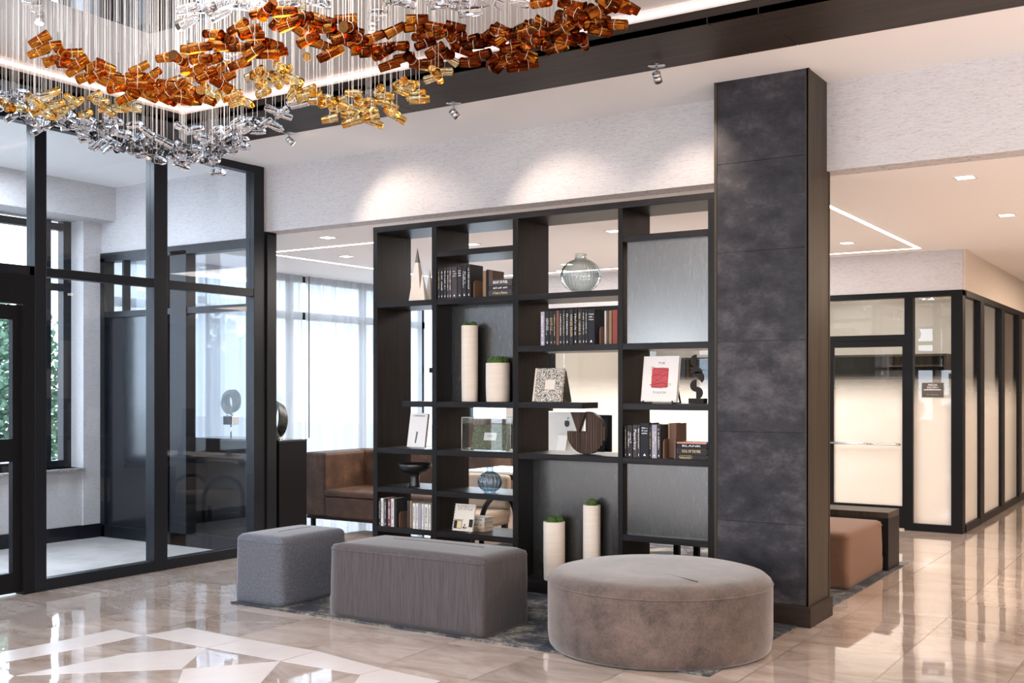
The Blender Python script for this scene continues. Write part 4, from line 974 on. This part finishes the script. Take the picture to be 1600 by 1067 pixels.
mb = MB(); mb.tube([(p2.x, 7.66, kz+.0005), (p2.x, 7.66, kz+.13)], .008, 8); obj('rod', mb, M['chrome'], t)
obj('block', box((p2.x-.075, 7.62, kz+.13), (p2.x+.07, 7.70, kz+.22), .006), M['chrome'], t)
knot(p2.x+.0, 7.66, kz+.221, .095, 'dark ring sculpture seen through the vestibule glass', -.15)
# leather sofa
t = thing('leather_sofa', (-8.0, 9.3, 0), 'worn brown leather sofa in front of the sheer curtains', 'sofa')
fy0, bx0 = 8.9, -8.47
obj('arm', box((bx0-.02, fy0-.02, .14), (bx0+.30, fy0+1.0, .84), .03, 3), M['leather'], t)
obj('backrest', box((bx0+.2, fy0+.62, .14), (-6.4, fy0+.98, .85), .03, 3), M['leather'], t)
obj('seat', box((bx0+.30, fy0-.03, .14), (-6.4, fy0+.63, .37), .025, 3), M['leather'], t)
obj('seat_cushion', box((bx0+.305, fy0-.06, .37), (-6.42, fy0+.62, .445), .03, 3), M['leather'], t)
mb = MB()
for x, y in ((bx0+.03, fy0+.03), (-7.55, fy0+.03), (-6.6, fy0+.03)): mb = box((x, y, 0), (x+.04, y+.04, .12)); obj('leg', mb, M['black'], t)
obj('rail', box((bx0, fy0, .11), (-6.42, fy0+.03, .14)), M['bronze'], t)
# curtains
def curtain(a, b, z1, amp, name, label, seed, gap=0):
    a, b = Vector(a), Vector(b); d = b-a; L = d.length; u = d.normalized(); nn = Vector((-u.y, u.x, 0)); n1 = int(L/.02); bm = MB(); prev = None; rd = random.Random(seed); ph = rd.uniform(0, 6)
    for k in range(n1+1):
        f = k/n1*L; w_ = amp*(math.sin(f*38+ph)+.5*math.sin(f*61+2*ph)+.3*math.sin(f*13))
        p0 = a + u*f + nn*w_*.8; p1 = a + u*f + nn*w_
        cur = (bm.bm.verts.new((p1.x, p1.y, .02)), bm.bm.verts.new((p0.x, p0.y, z1)))
        if prev: bm.bm.faces.new((prev[0], cur[0], cur[1], prev[1]))
        prev = cur
    o = obj(name, bm, M['sheer'], None, ((a+b)/2)[:2] + (0,), label=label, cat='curtain', group='sheer curtains in the lounge'); autosmooth(o)
ysp = onX(474, 500, -10.0).y
curtain((-9.98, 7.45, 0), (-9.98, ysp-.003, 0), LZ-.01, .022, 'curtain', 'sheer white curtain panel nearest the glass vestibule', 1)
curtain((-9.98, ysp+.003, 0), (-9.98, 12.95, 0), LZ-.01, .022, 'curtain', 'wide sheer white curtain behind the leather sofa', 2)
curtain((-8.15, 13.18, 0), (-7.5, 13.18, 0), LZ-.01, .018, 'curtain', 'narrow sheer curtain on the end wall beside the salon glass', 3)
cc_ = [o for o in bpy.data.objects if o.get('label', '').startswith('wide sheer')][0]
obj('pull_cord', MB().tube([(-9.90, ysp, .9), (-9.90, ysp, LZ-.15), (-9.90, ysp, LZ-.02)], .008, 6), M['cap'], cc_)

# seats and desk seen through the bookcase
DY = 9.05
t = thing('work_table', (-5.0, DY, 0), 'white topped work table with black edge behind the bookcase', 'table')
obj('tabletop', box((-6.25, 8.75, .715), (-3.55, 9.45, .74), .003), M['white'], t); obj('edge', box((-6.25, 8.74, .665), (-3.55, 8.76, .714)), M['black'], t)
for x in (-6.2, -3.65):
    for y in (8.8, 9.4): obj('leg', box((x, y-.02, .0105), (x+.05, y+.03, .714)), M['black'], t)
def monitor(px, py, wd, hh, label, back, name='computer_monitor', dy=0):
    c = onY(px, py, 9.1+dy); z0 = .7405
    t = thing(name, (c.x, 9.1+dy, z0), label, 'computer')
    zc = c.z
    obj('screen_housing', box((c.x-wd/2, 9.09+dy, zc-hh/2), (c.x+wd/2, 9.12+dy, zc+hh/2), .008, 3), M['silver'] if back else M['black'], t)
    if not back: obj('screen', box((c.x-wd/2+.03, 9.086+dy, zc-hh/2+.03), (c.x+wd/2-.03, 9.089+dy, zc+hh/2-.03)), M['screen'], t)
    mb = MB(); mb.prism([(c.x-.08, 9.10+dy, z0), (c.x+.08, 9.10+dy, z0), (c.x+.08, 8.96+dy, z0), (c.x-.08, 8.96+dy, z0)], (0, 0, .006)); mb.prism([(c.x-.05, 8.98+dy, z0), (c.x-.05, 8.988+dy, z0), (c.x-.05, 9.09+dy, zc-.03), (c.x-.05, 9.08+dy, zc-.03)], (.1, 0, 0)); obj('stand', mb, M['silver'] if back else M['black'], t)
    return t, c
t, c = monitor(881, 675, .44, .40, 'cream backed desktop computer seen behind the round wooden sculpture', True)
ac = onY(886, 661.5, 9.09)
pts = [ac + Vector((.030*math.cos(a)*(1 - .10*math.cos(a)**2), -.001, .034*math.sin(a) - (.006 if abs(a-PI/2) < .35 else 0))) for a in [2*PI*k/28 for k in range(28)]]
mb = MB(); mb.prism(pts, (0, -.002, 0)); lp = ac + Vector((.004, -.001, .040)); mb.prism([lp, lp + Vector((.014, 0, .006)), lp + Vector((.016, 0, .024)), lp + Vector((.003, 0, .014))], (0, -.002, 0)); obj('logo', mb, M['black_ink'], t)
monitor(941, 677, .19, .34, 'black framed screen standing right behind the round wooden sculpture', False, dy=-.25)
# chair with curved black and white arm, tan seat
def curved_chair(cx, cy, label, sc=1.0):
    t = thing('lounge_chair', (cx, cy, 0), label, 'chair', 'curved frame chairs behind the bookcase')
    for dx in (-.27, .27):
        pts = [Vector((cx+dx, cy+.28*math.cos(a), .34+.24*math.sin(a) if math.sin(a) > 0 else .34)) for a in [PI*k/14 for k in range(15)]]
        pts = [Vector((cx+dx, cy+.28, .035))] + pts + [Vector((cx+dx, cy-.28, .035))]; obj('arm_frame', MB().tube(pts, .024, 8), M['black'], t)
    obj('seat', box((cx-.24, cy-.25, .28), (cx+.24, cy+.25, .42), .04, 3), M['tan2'], t); obj('backrest', box((cx-.24, cy+.17, .42), (cx+.24, cy+.27, .74), .035, 3), M['tan2'], t)
p = onZ(775, 845, 0); curved_chair(-5.75, 8.25, 'oatmeal chair with an arched black frame behind the spiral bound book')
p = onZ(1050, 880, 0)
t = thing('bar_table', (-3.35, 8.35, 0), 'black legged side table seen under the lower metal panel', 'table')
obj('tabletop', box((-3.75, 8.1, .50), (-2.95, 8.6, .53), .003), M['black'], t)
for x, y in ((-3.7, 8.13), (-3.03, 8.13), (-3.7, 8.53), (-3.03, 8.53)): obj('leg', box((x, y, RZ), (x+.045, y+.045, .5)), M['black'], t)
obj('stretcher', box((-3.66, 8.14, .12), (-3.0, 8.165, .15)), M['gold_ink'], t)
# high-backed leather booth by the end wall
t = thing('leather_booth', (-8.9, 12.2, 0), 'tall brown leather booth end seen between the shelves of the second bay', 'sofa')
p = onY(740, 700, 11.6)
obj('backrest', box((p.x-.18, 11.5, .12), (p.x+.14, 12.6, 1.15), .05, 3), M['leather'], t); obj('seat', box((p.x+.14, 11.5, .12), (p.x+.6, 12.6, .45), .05, 3), M['leather'], t)
struct('trim_7', box((p.x-.35, 12.9, 0), (p.x+.05, 13.2, LZ)), M['warmwall'])

# salon cabinet
t = thing('wall_cabinet', (-4.3, 15.4, 1.7), 'long dark open wall cabinet inside the glazed salon', 'cabinet')
xl, xr2 = onY(938, 590, 15.25).x, onY(1478, 590, 15.25).x; z0, z1 = onY(1400, 592, 15.25).z, onY(1400, 553.5, 15.25).z
xr2 = min(xr2, xr-.16)
mb = MB(); mb.box((xl, 15.25, z0), (xr2, 15.6, z0+.03)); mb.box((xl, 15.25, z1-.03), (xr2, 15.6, z1)); mb.box((xl, 15.57, z0), (xr2, 15.6, z1)); obj('carcass', mb, M['side'], t)
for k in range(8): x = xl + (xr2-xl-.03)*k/7; obj('divider', box((x, 15.26, z0+.03), (x+.03, 15.57, z1-.03)), M['side'], t)
obj('shelf', box((xl+.03, 15.27, (z0+z1)/2), (xr2-.03, 15.57, (z0+z1)/2+.02)), M['side'], t)
for k in (1, 4, 5): x = xl + (xr2-xl-.03)*k/7; obj('door', box((x+.03, 15.262, z0+.03), (x+(xr2-xl-.03)/7, 15.28, z1-.03)), M['shelf'], t)
# salon sign
s0, s1 = onY(1440, 598, SY-.0), onY(1474, 621, SY-.0)
t = thing('room_sign', ((s0.x+s1.x)/2, SY+.01, s1.z), 'small dark grey room sign reading media salon on the frosted glass', 'sign')
obj('plate', box((s0.x, SY+.008, s1.z), (s1.x, SY+.019, s0.z), .002), M['sign'], t)
cx, cz = (s0.x+s1.x)/2, (s0.z+s1.z)/2; hz = s0.z - s1.z; wz = s1.x-s0.x
place_text('MEDIA', hz*.20, (cx, SY+.0072, cz+hz*.34), (1, 0, 0), (0, 0, 1), M['white_ink'], t, fit=wz*.42); place_text('SALON I', hz*.20, (cx, SY+.0072, cz+hz*.17), (1, 0, 0), (0, 0, 1), M['white_ink'], t, fit=wz*.5)
obj('line', box((s0.x+wz*.1, SY+.006, cz+hz*.0), (s1.x-wz*.12, SY+.008, cz+hz*.045)), M['white_ink'], t)
mb = MB(); glyph_marks((cx, SY+.0075, cz-hz*.3), (1, 0, 0), (0, 0, 1), wz*.5, .010, random.Random(5), mb); obj('lettering', mb, M['gold_ink'], t)

# ================================================================== LIGHT FITTINGS
t = thing('ceiling_light_line', (-5.7, 10.2, LZ), 'thin glowing rectangle of light let into the lounge ceiling', 'ceiling light')
X0, X1, Y0, Y1 = -8.735, -2.63, 8.49, 11.95; hw = .018
for a, b in (((X0-hw, Y0-hw), (onY(600, 600, Y0).x, Y0+hw)), ((X0-hw, Y1-hw), (X1+hw, Y1+hw)), ((X0-hw, Y0+hw), (X0+hw, Y1-hw)), ((X1-hw, Y0+hw), (X1+hw, Y1-hw))): obj('light_strip', box((*a, LZ-.002), (*b, LZ+.004)), M['led'], t)
DL = [(512, 371, 'left end of the lounge ceiling near the bulkhead'), (541, 400.5, 'left end of the lounge ceiling inside the light line'), (738, 381.5, 'lounge ceiling above the second bay'), (959, 361, 'lounge ceiling above the round vase'), (878, 423, 'far lounge ceiling behind the clear vase'), (886, 413, 'far lounge ceiling just above the vase rim'),
      (1508, 277, 'corridor ceiling nearest the bulkhead'), (1573, 336, 'corridor ceiling at the right edge'), (1323.5, 379.5, 'ceiling inside the light line right of the column')]
for px, py, wh in DL:
    p = onZ(px, py, LZ); t = thing('downlight', (p.x, p.y, LZ), 'small square recessed downlight in the ' + wh, 'downlight', 'square downlights in the low ceiling')
    s_ = .07
    mb = MB()
    for a, b in (((-s_, -s_), (s_, -s_+.012)), ((-s_, s_-.012), (s_, s_)), ((-s_, -s_+.012), (-s_+.012, s_-.012)), ((s_-.012, -s_+.012), (s_, s_-.012))): mb.box((p.x+a[0], p.y+a[1], LZ-.004), (p.x+b[0], p.y+b[1], LZ+.001))
    obj('trim_ring', mb, M['white'], t); obj('lens', box((p.x-s_+.012, p.y-s_+.012, LZ-.001), (p.x+s_-.012, p.y+s_-.012, LZ+.001)), M['down'], t)
    lamp('downlight_lamp', 'SPOT', (p.x, p.y, LZ-.02), 22, WARM if px > 1200 else NEUT, .05, (p.x, p.y, 0), 100, .8)
for px, py in ((1310, 475), (1436, 467), (1473, 480)):   # salon downlights
    p = onZ(px, py, LZ-.03); p.y = min(max(p.y, 12.8), 15.3); p = Vector((p.x, p.y, LZ-.0)); t = thing('downlight', p, 'square downlight glowing inside the salon above %s' % {1310: 'its door', 1436: 'the glass beside its door', 1473: 'its corner post'}[px], 'downlight', 'square downlights inside the salon')
    obj('lens', box((p.x-.06, p.y-.06, LZ-.006), (p.x+.06, p.y+.06, LZ)), M['down'], t)
# adjustable chrome ceiling spots
def spot(px, py, z, label, hpx, hpy, aim, power, lit=False, group=None, spotang=54):
    p = onZ(px, py, z); dep = -p.x*ST + p.y*CT; hd = atD(hpx, hpy, dep)
    t = thing('ceiling_spotlight', (p.x, p.y, z), label, 'spotlight', group)
    obj('ceiling_plate', MB().lathe([(0, 0), (.062, 0), (.062, -.006), (.055, -.012), (0, -.012)], p, 36), M['chrome'], t)
    d = (Vector(aim) - hd).normalized()
    top = hd - d*.03
    obj('stem', MB().tube([p + Vector((0, 0, -.01)), Vector((p.x, p.y, top.z+.01)), top], .0065, 8), M['chrome'], t)
    q = d.to_track_quat('Z', 'Y').to_matrix().to_4x4(); q.translation = hd
    mb = MB().lathe([(0, -.034), (.024, -.034), (.027, -.03), (.027, -.008), (.025, -.006), (.027, -.004), (.027, .034), (.024, .034), (.022, .030), (0, .030)], (0, 0, 0), 28); mb.xf(q)
    hh_ = obj('lamp_head', mb, M['satin'], t)
    mb = MB().lathe([(0, 0), (.0235, 0), (.0235, .002), (0, .002)], (0, 0, .033), 20); mb.xf(q); obj('lens', mb, M['bulb'], hh_)
    lamp('spotlight_lamp', 'SPOT', hd + d*.04, power, (1, .80, .66), .012, aim, spotang, .7)
g = 'chrome spotlights on the white ceiling strip'
ws = []
for (px, py, hx, hy, tx, lb) in ((452, 206, 453.5, 220, 640, 'leftmost chrome ceiling spotlight beside the glass wall'), (709, 159, 710, 177.5, 890, 'middle chrome ceiling spotlight above the second bay'), (1026, 100, 1027, 121, 1095, 'rightmost chrome ceiling spotlight left of the column top')):
    aim = onY(tx, 385, BY)
    spot(px, py, CZ, lb, hx, hy, aim, 48, True, g, 74)
g2 = 'lit spotlights in the recessed ceiling'
spot(592, 18, 3.80, 'lit chrome spotlight in the recessed ceiling right of centre', 583, 42, (-4.6, 5.2, 0), 45, True, g2)
spot(362, 80, 3.80, 'lit chrome spotlight in the recessed ceiling between the amber clusters', 357, 98, (-5.4, 5.0, 0), 45, True, g2)
spot(50, 2, 3.80, 'bright lit spotlight in the recessed ceiling at the far left', 62, 28, (-5.4, 3.2, 0), 45, True, g2)

# ================================================================== CHANDELIER
CH = thing('chandelier', (-4.6, 3.4, 3.8), 'huge hanging cloud of amber, pale gold and clear glass cylinders on fine wires', 'chandelier')
cn = onZ(235, 43, 3.795)
canopy = obj('canopy', box((cn.x, cn.y-4.4, 3.755), (cn.x+3.4, cn.y, 3.797), .002, 1), M['mirror'], CH)
RC = random.Random(11)
def frust(r0, r1, L, seg=20):
    m = MB().lathe([(0, -L/2), (r0*.96, -L/2), (r0, -L/2+.0015), (r1, L/2-.0015), (r1*.96, L/2), (0, L/2)], (0, 0, 0), seg)
    for f in m.bm.faces: f.smooth = len(f.verts) == 4 and abs(f.normal.z) < .6
    m.xf(Matrix.Rotation(PI/2, 4, 'Y')); return m
def ringed(r0, r1, L, k):
    m = frust(r0, r1, L); rm = (r0+r1)/2 + .0006; fs0 = set(m.bm.faces)
    m.tube([Vector((0, rm*math.cos(2*PI*j/20), rm*math.sin(2*PI*j/20))) for j in range(20)], .0007, 4, True)
    for f in m.bm.faces:
        if f not in fs0: f.material_index = 1
    return m.mesh(k+'_glass', [M[k], M['wire']])
prot = {k: [ringed(.0260, .0200, .106, k), ringed(.0225, .0182, .086, k)] for k in ('amber', 'gold', 'clear')}
A_pts = [(62, 62), (60, 81), (80, 72), (84, 94), (98, 82), (112, 83), (105, 100), (96, 96), (118, 108), (122, 98), (135, 120), (148, 102), (150, 118), (172, 116), (165, 103), (168, 130), (195, 125), (182, 138), (203, 142), (215, 132), (218, 107), (225, 128), (238, 118), (232, 150), (197, 153), (248, 140), (252, 152), (262, 132), (270, 128), (262, 155), (278, 135), (290, 146), (300, 140), (310, 148), (322, 155), (283, 155), (298, 158), (240, 135), (212, 120), (228, 142), (275, 148), (262, 145),
         (260, 90), (278, 92), (288, 100), (300, 78), (313, 74), (314, 92), (330, 94), (307, 110), (322, 118), (338, 112), (352, 122), (345, 132), (372, 43), (390, 48), (395, 55), (333, 54), (342, 70), (360, 62), (352, 72), (375, 74), (398, 70), (398, 80), (428, 70), (432, 82), (418, 85), (374, 100), (418, 15), (408, 20), (435, 30), (445, 18), (452, 38), (462, 28), (472, 26), (475, 36), (460, 42), (488, 32), (500, 30), (508, 45), (505, 36), (482, 62), (503, 70), (520, 82), (513, 85),
         (540, 30), (545, 42), (528, 55), (536, 60), (551, 48), (548, 68), (560, 60), (575, 70), (565, 78), (585, 58), (592, 75), (578, 82), (598, 82), (622, 72), (617, 47), (604, 80), (632, 90), (608, 102), (652, 30), (648, 42), (678, 42), (668, 52), (658, 60), (664, 68), (680, 78), (690, 88), (695, 50), (712, 42), (714, 58), (706, 62), (725, 70), (735, 62), (722, 78), (700, 86), (740, 70), (645, 95), (655, 100), (676, 98), (735, 98), (752, 85), (758, 62), (768, 50), (782, 48), (775, 66), (745, 68), (790, 58), (798, 75), (775, 90), (795, 92), (785, 100), (770, 104), (788, 48),
         (808, 52), (820, 42), (835, 42), (850, 38), (856, 52), (872, 30), (862, 44), (884, 34), (880, 45), (900, 20), (893, 32), (908, 38), (918, 22), (930, 38), (938, 48), (936, 30), (962, 38), (898, 55), (905, 62), (912, 66), (885, 62), (890, 8), (902, 14), (906, 20), (925, 20), (935, 16), (950, 5), (960, 8), (970, 12), (982, 10), (846, 4), (812, 70), (826, 48), (822, 85), (825, 100), (808, 92), (808, 105), (842, 62), (852, 58), (870, 75), (850, 72), (868, 50), (876, 56), (832, 60), (845, 48), (818, 60)]
G_pts = [(10, 165), (28, 168), (55, 158), (62, 172), (80, 146), (72, 178), (88, 162), (95, 170), (92, 178), (112, 155), (120, 160), (132, 178), (148, 150), (158, 158), (160, 168), (168, 172), (188, 170), (196, 155), (205, 168), (355, 140), (325, 142), (338, 152), (365, 148), (370, 160), (360, 152), (402, 112), (408, 132), (415, 118), (438, 104), (430, 115), (440, 122), (446, 112), (458, 124), (404, 125), (430, 126), (395, 118), (412, 145), (382, 158),
         (456, 145), (468, 148), (482, 140), (490, 145), (500, 152), (478, 150), (495, 158), (512, 160), (518, 155), (530, 158), (535, 168), (545, 170), (515, 186), (545, 180), (550, 190), (520, 168), (552, 146), (560, 155), (572, 160), (565, 168), (578, 175), (575, 168), (592, 142), (602, 150), (600, 160), (610, 165), (612, 175), (580, 184), (586, 192), (620, 182), (625, 130), (632, 135), (642, 132), (650, 148), (655, 155), (628, 142), (668, 105), (680, 112), (685, 120), (675, 122), (695, 112), (480, 90), (465, 10), (450, 8), (705, 93), (352, 100), (290, 125)]
K_pts = [(285, 200), (303, 203), (318, 214), (322, 216), (338, 203), (350, 205), (372, 190), (385, 198), (380, 204), (395, 188), (426, 172), (440, 176), (445, 180), (460, 158), (468, 162), (402, 190), (415, 193), (430, 197), (402, 205), (210, 195), (172, 185), (180, 188), (70, 198), (62, 158), (70, 150), (30, 145), (18, 150), (355, 215), (365, 222), (378, 218), (345, 228), (332, 232),
         (293, 34), (294, 14), (330, 20), (318, 14), (340, 8), (346, 20), (365, 6), (385, 10), (378, 4), (400, 8), (410, 14), (405, 4), (425, 12), (440, 2), (452, 4), (498, 3), (612, 0), (625, 3), (632, 2), (678, 2), (690, 6), (700, 4), (718, 3), (728, 6), (735, 18), (722, 8), (772, 3), (766, 0), (812, 4), (500, 0), (352, 2), (710, 8)]
low = [(0, 150), (25, 160), (45, 175), (75, 182), (100, 190), (130, 202), (160, 214), (195, 220), (230, 228), (265, 238), (300, 243), (335, 238), (368, 228)]
for i in range(150):
    s_ = RC.random()*(len(low)-1.01); j = int(s_); f = s_-j; x = low[j][0]*(1-f)+low[j+1][0]*f; y = low[j][1]*(1-f)+low[j+1][1]*f
    K_pts.append((x + RC.gauss(0, 5), y + RC.gauss(0, 9)))
allp = []
for kind, pts, dep in (('amber', A_pts, 5.35), ('gold', G_pts, 5.7), ('clear', K_pts, 6.2)):
    for (px, py) in pts:
        d_ = dep
        if kind == 'amber': d_ = 5.25 + .25*math.sin(px*.011) + .004*(py-60)
        if kind == 'clear' and py < 60: d_ = 5.0
        if kind == 'clear' and py > 120: d_ = 6.35 - .0006*px
        if kind == 'gold' and px < 250: d_ = 6.0
        d_ += RC.uniform(-.14, .14); allp.append((kind, atD(px, py, d_)))
cnt = {}; extra = {}; wires = MB()
def unit_wire(mb, p, top):
    r = .00062; n3 = 3; A = [mb.bm.verts.new(p + Vector((r*math.cos(2*PI*k/n3), r*math.sin(2*PI*k/n3), 0))) for k in range(n3)]
    B_ = [mb.bm.verts.new(Vector((p.x + r*math.cos(2*PI*k/n3), p.y + r*math.sin(2*PI*k/n3), top))) for k in range(n3)]
    for k in range(n3): mb.bm.faces.new((A[k], A[(k+1) % 3], B_[(k+1) % 3], B_[k]))
allp.sort(key=lambda a: (a[1]-Vector((0, 0, EYE))).length)
cl_ = wloc(CH)
for kind, p in allp:
    yaw = RC.uniform(0, 2*PI); pit = RC.uniform(-.6, .6)
    # most cylinders hang nearly across the view, some point towards it
    if RC.random() < .72: yaw = TH + RC.uniform(-.5, .5) + (PI if RC.random() < .5 else 0)
    mtx = Matrix.Translation(p) @ Matrix.Rotation(yaw, 4, 'Z') @ Matrix.Rotation(pit, 4, 'Y'); me = prot[kind][0 if kind == 'amber' or RC.random() < .3 else 1]
    cnt[kind] = cnt.get(kind, 0) + 1
    if cnt[kind] <= 100:
        o = bpy.data.objects.new(kind + '_glass_cylinder', me); C.objects.link(o); o.parent = CH; o.matrix_local = Matrix.Translation(-cl_) @ mtx
    else:
        ex = extra.setdefault(kind, MB()); tmp = me.copy(); tmp.transform(mtx); ex.bm.from_mesh(tmp); bpy.data.meshes.remove(tmp)
    incan = cn.x < p.x < cn.x+3.4 and cn.y-4.4 < p.y < cn.y
    unit_wire(wires, p, 3.756 if incan else 3.799)
for kind, ex in extra.items(): obj(kind + '_glass_cylinder', ex, [M[kind], M['wire']], CH, kind='stuff')
for i in range(140):   # wires of pieces hanging above the frame's top edge
    p = atD(RC.uniform(20, 330), RC.uniform(30, 120), 5.9 + RC.uniform(-.3, .3)); unit_wire(wires, p, 3.799)
obj('suspension_wire', wires, M['wire'], CH, kind='stuff')

# ================================================================== OUTSIDE
struct('ground', box((-60, -30, -.3), (-10.25, 40, -.15)), M['road'])
def tree(x, y, h, r, label, seed):
    rd = random.Random(seed); t = thing('tree', (x, y, -.15), label, 'tree', 'trees outside the windows')
    obj('trunk', MB().tube([(x, y, -.15), (x+.1, y, h*.5), (x, y, h*.8)], [.16, .12, .06], 8), M['bark'], t)
    mb = MB()
    for k in range(7500):
        d = Vector((rd.gauss(0, 1), rd.gauss(0, 1), rd.gauss(0, 1))).normalized()*r*(rd.random()**.33); lump = 1+.22*math.sin(d.x*3+seed)*math.sin(d.y*2.6)*math.cos(d.z*3)
        c = Vector((x, y, h*.52)) + Vector((d.x, d.y, d.z*1.25))*lump; s_ = rd.uniform(.045, .085)
        u = Vector((rd.gauss(0, 1), rd.gauss(0, 1), rd.gauss(0, 1))).normalized(); v_ = u.orthogonal().normalized()
        mb.bm.faces.new([mb.bm.verts.new(q_) for q_ in (c-u*s_, c+v_*s_*.6, c+u*s_, c-v_*s_*.6)])
    obj('foliage', mb, M['leaf'], t)
tree(-17.3, 10.3, 2.5, 1.55, 'bushy green tree seen through the entrance door glass', 1)
tree(-19.2, 6.6, 2.5, 1.5, 'green tree beyond the entrance at the far left', 3)
tree(-15.6, 13.6, 2.3, 1.3, 'green tree showing faintly through the sheer curtains', 5)
p = onY(2, 690, 7.0); cxx, cyy = onZ(-10, 700, .0).x, 0
p = atD(-212, 690, 15.0); gx, gyy = p.x, p.y
t = thing('car', (gx, gyy, -.15), 'pale parked car with a red tail light outside the entrance door', 'car')
prof = [(-2.1, .2), (-2.1, .62), (-1.95, .78), (-1.5, .86), (-1.05, 1.22), (.35, 1.26), (.95, .88), (1.9, .74), (2.1, .55), (2.1, .2)]
a_ = TH; ux = Vector((math.cos(a_), math.sin(a_), 0)); uy = Vector((-math.sin(a_), math.cos(a_), 0)); org = Vector((gx, gyy, -.15))
obj('body', MB().prism([org + ux*q[0]*-1 + Vector((0, 0, q[1])) - uy*.8 for q in prof], uy*1.6), M['carwhite'], t)
for sx_ in (-1.35, 1.35):
    for sy2 in (-.82, .66):
        cc = org + ux*sx_ + uy*sy2 + Vector((0, 0, .31)); pts = [cc + ux*.31*math.cos(2*PI*k/20) + Vector((0, 0, .31*math.sin(2*PI*k/20))) for k in range(20)]; obj('wheel', MB().prism(pts, uy*.18), M['black'], t)
cc = org + ux*2.0 - uy*.81 + Vector((0, 0, .62)); obj('tail_light', MB().prism([cc, cc + ux*.12, cc + ux*.12 + Vector((0, 0, .16)), cc - ux*.12 + Vector((0, 0, .16))], uy*.3), M['carred'], t)
q0 = [(-1.35, .88), (-1.0, 1.17), (.3, 1.2), (.8, .9)]
obj('side_window', MB().prism([org + ux*q[0]*-1 + Vector((0, 0, q[1])) - uy*.803 for q in q0], uy*.01), M['screen'], t)
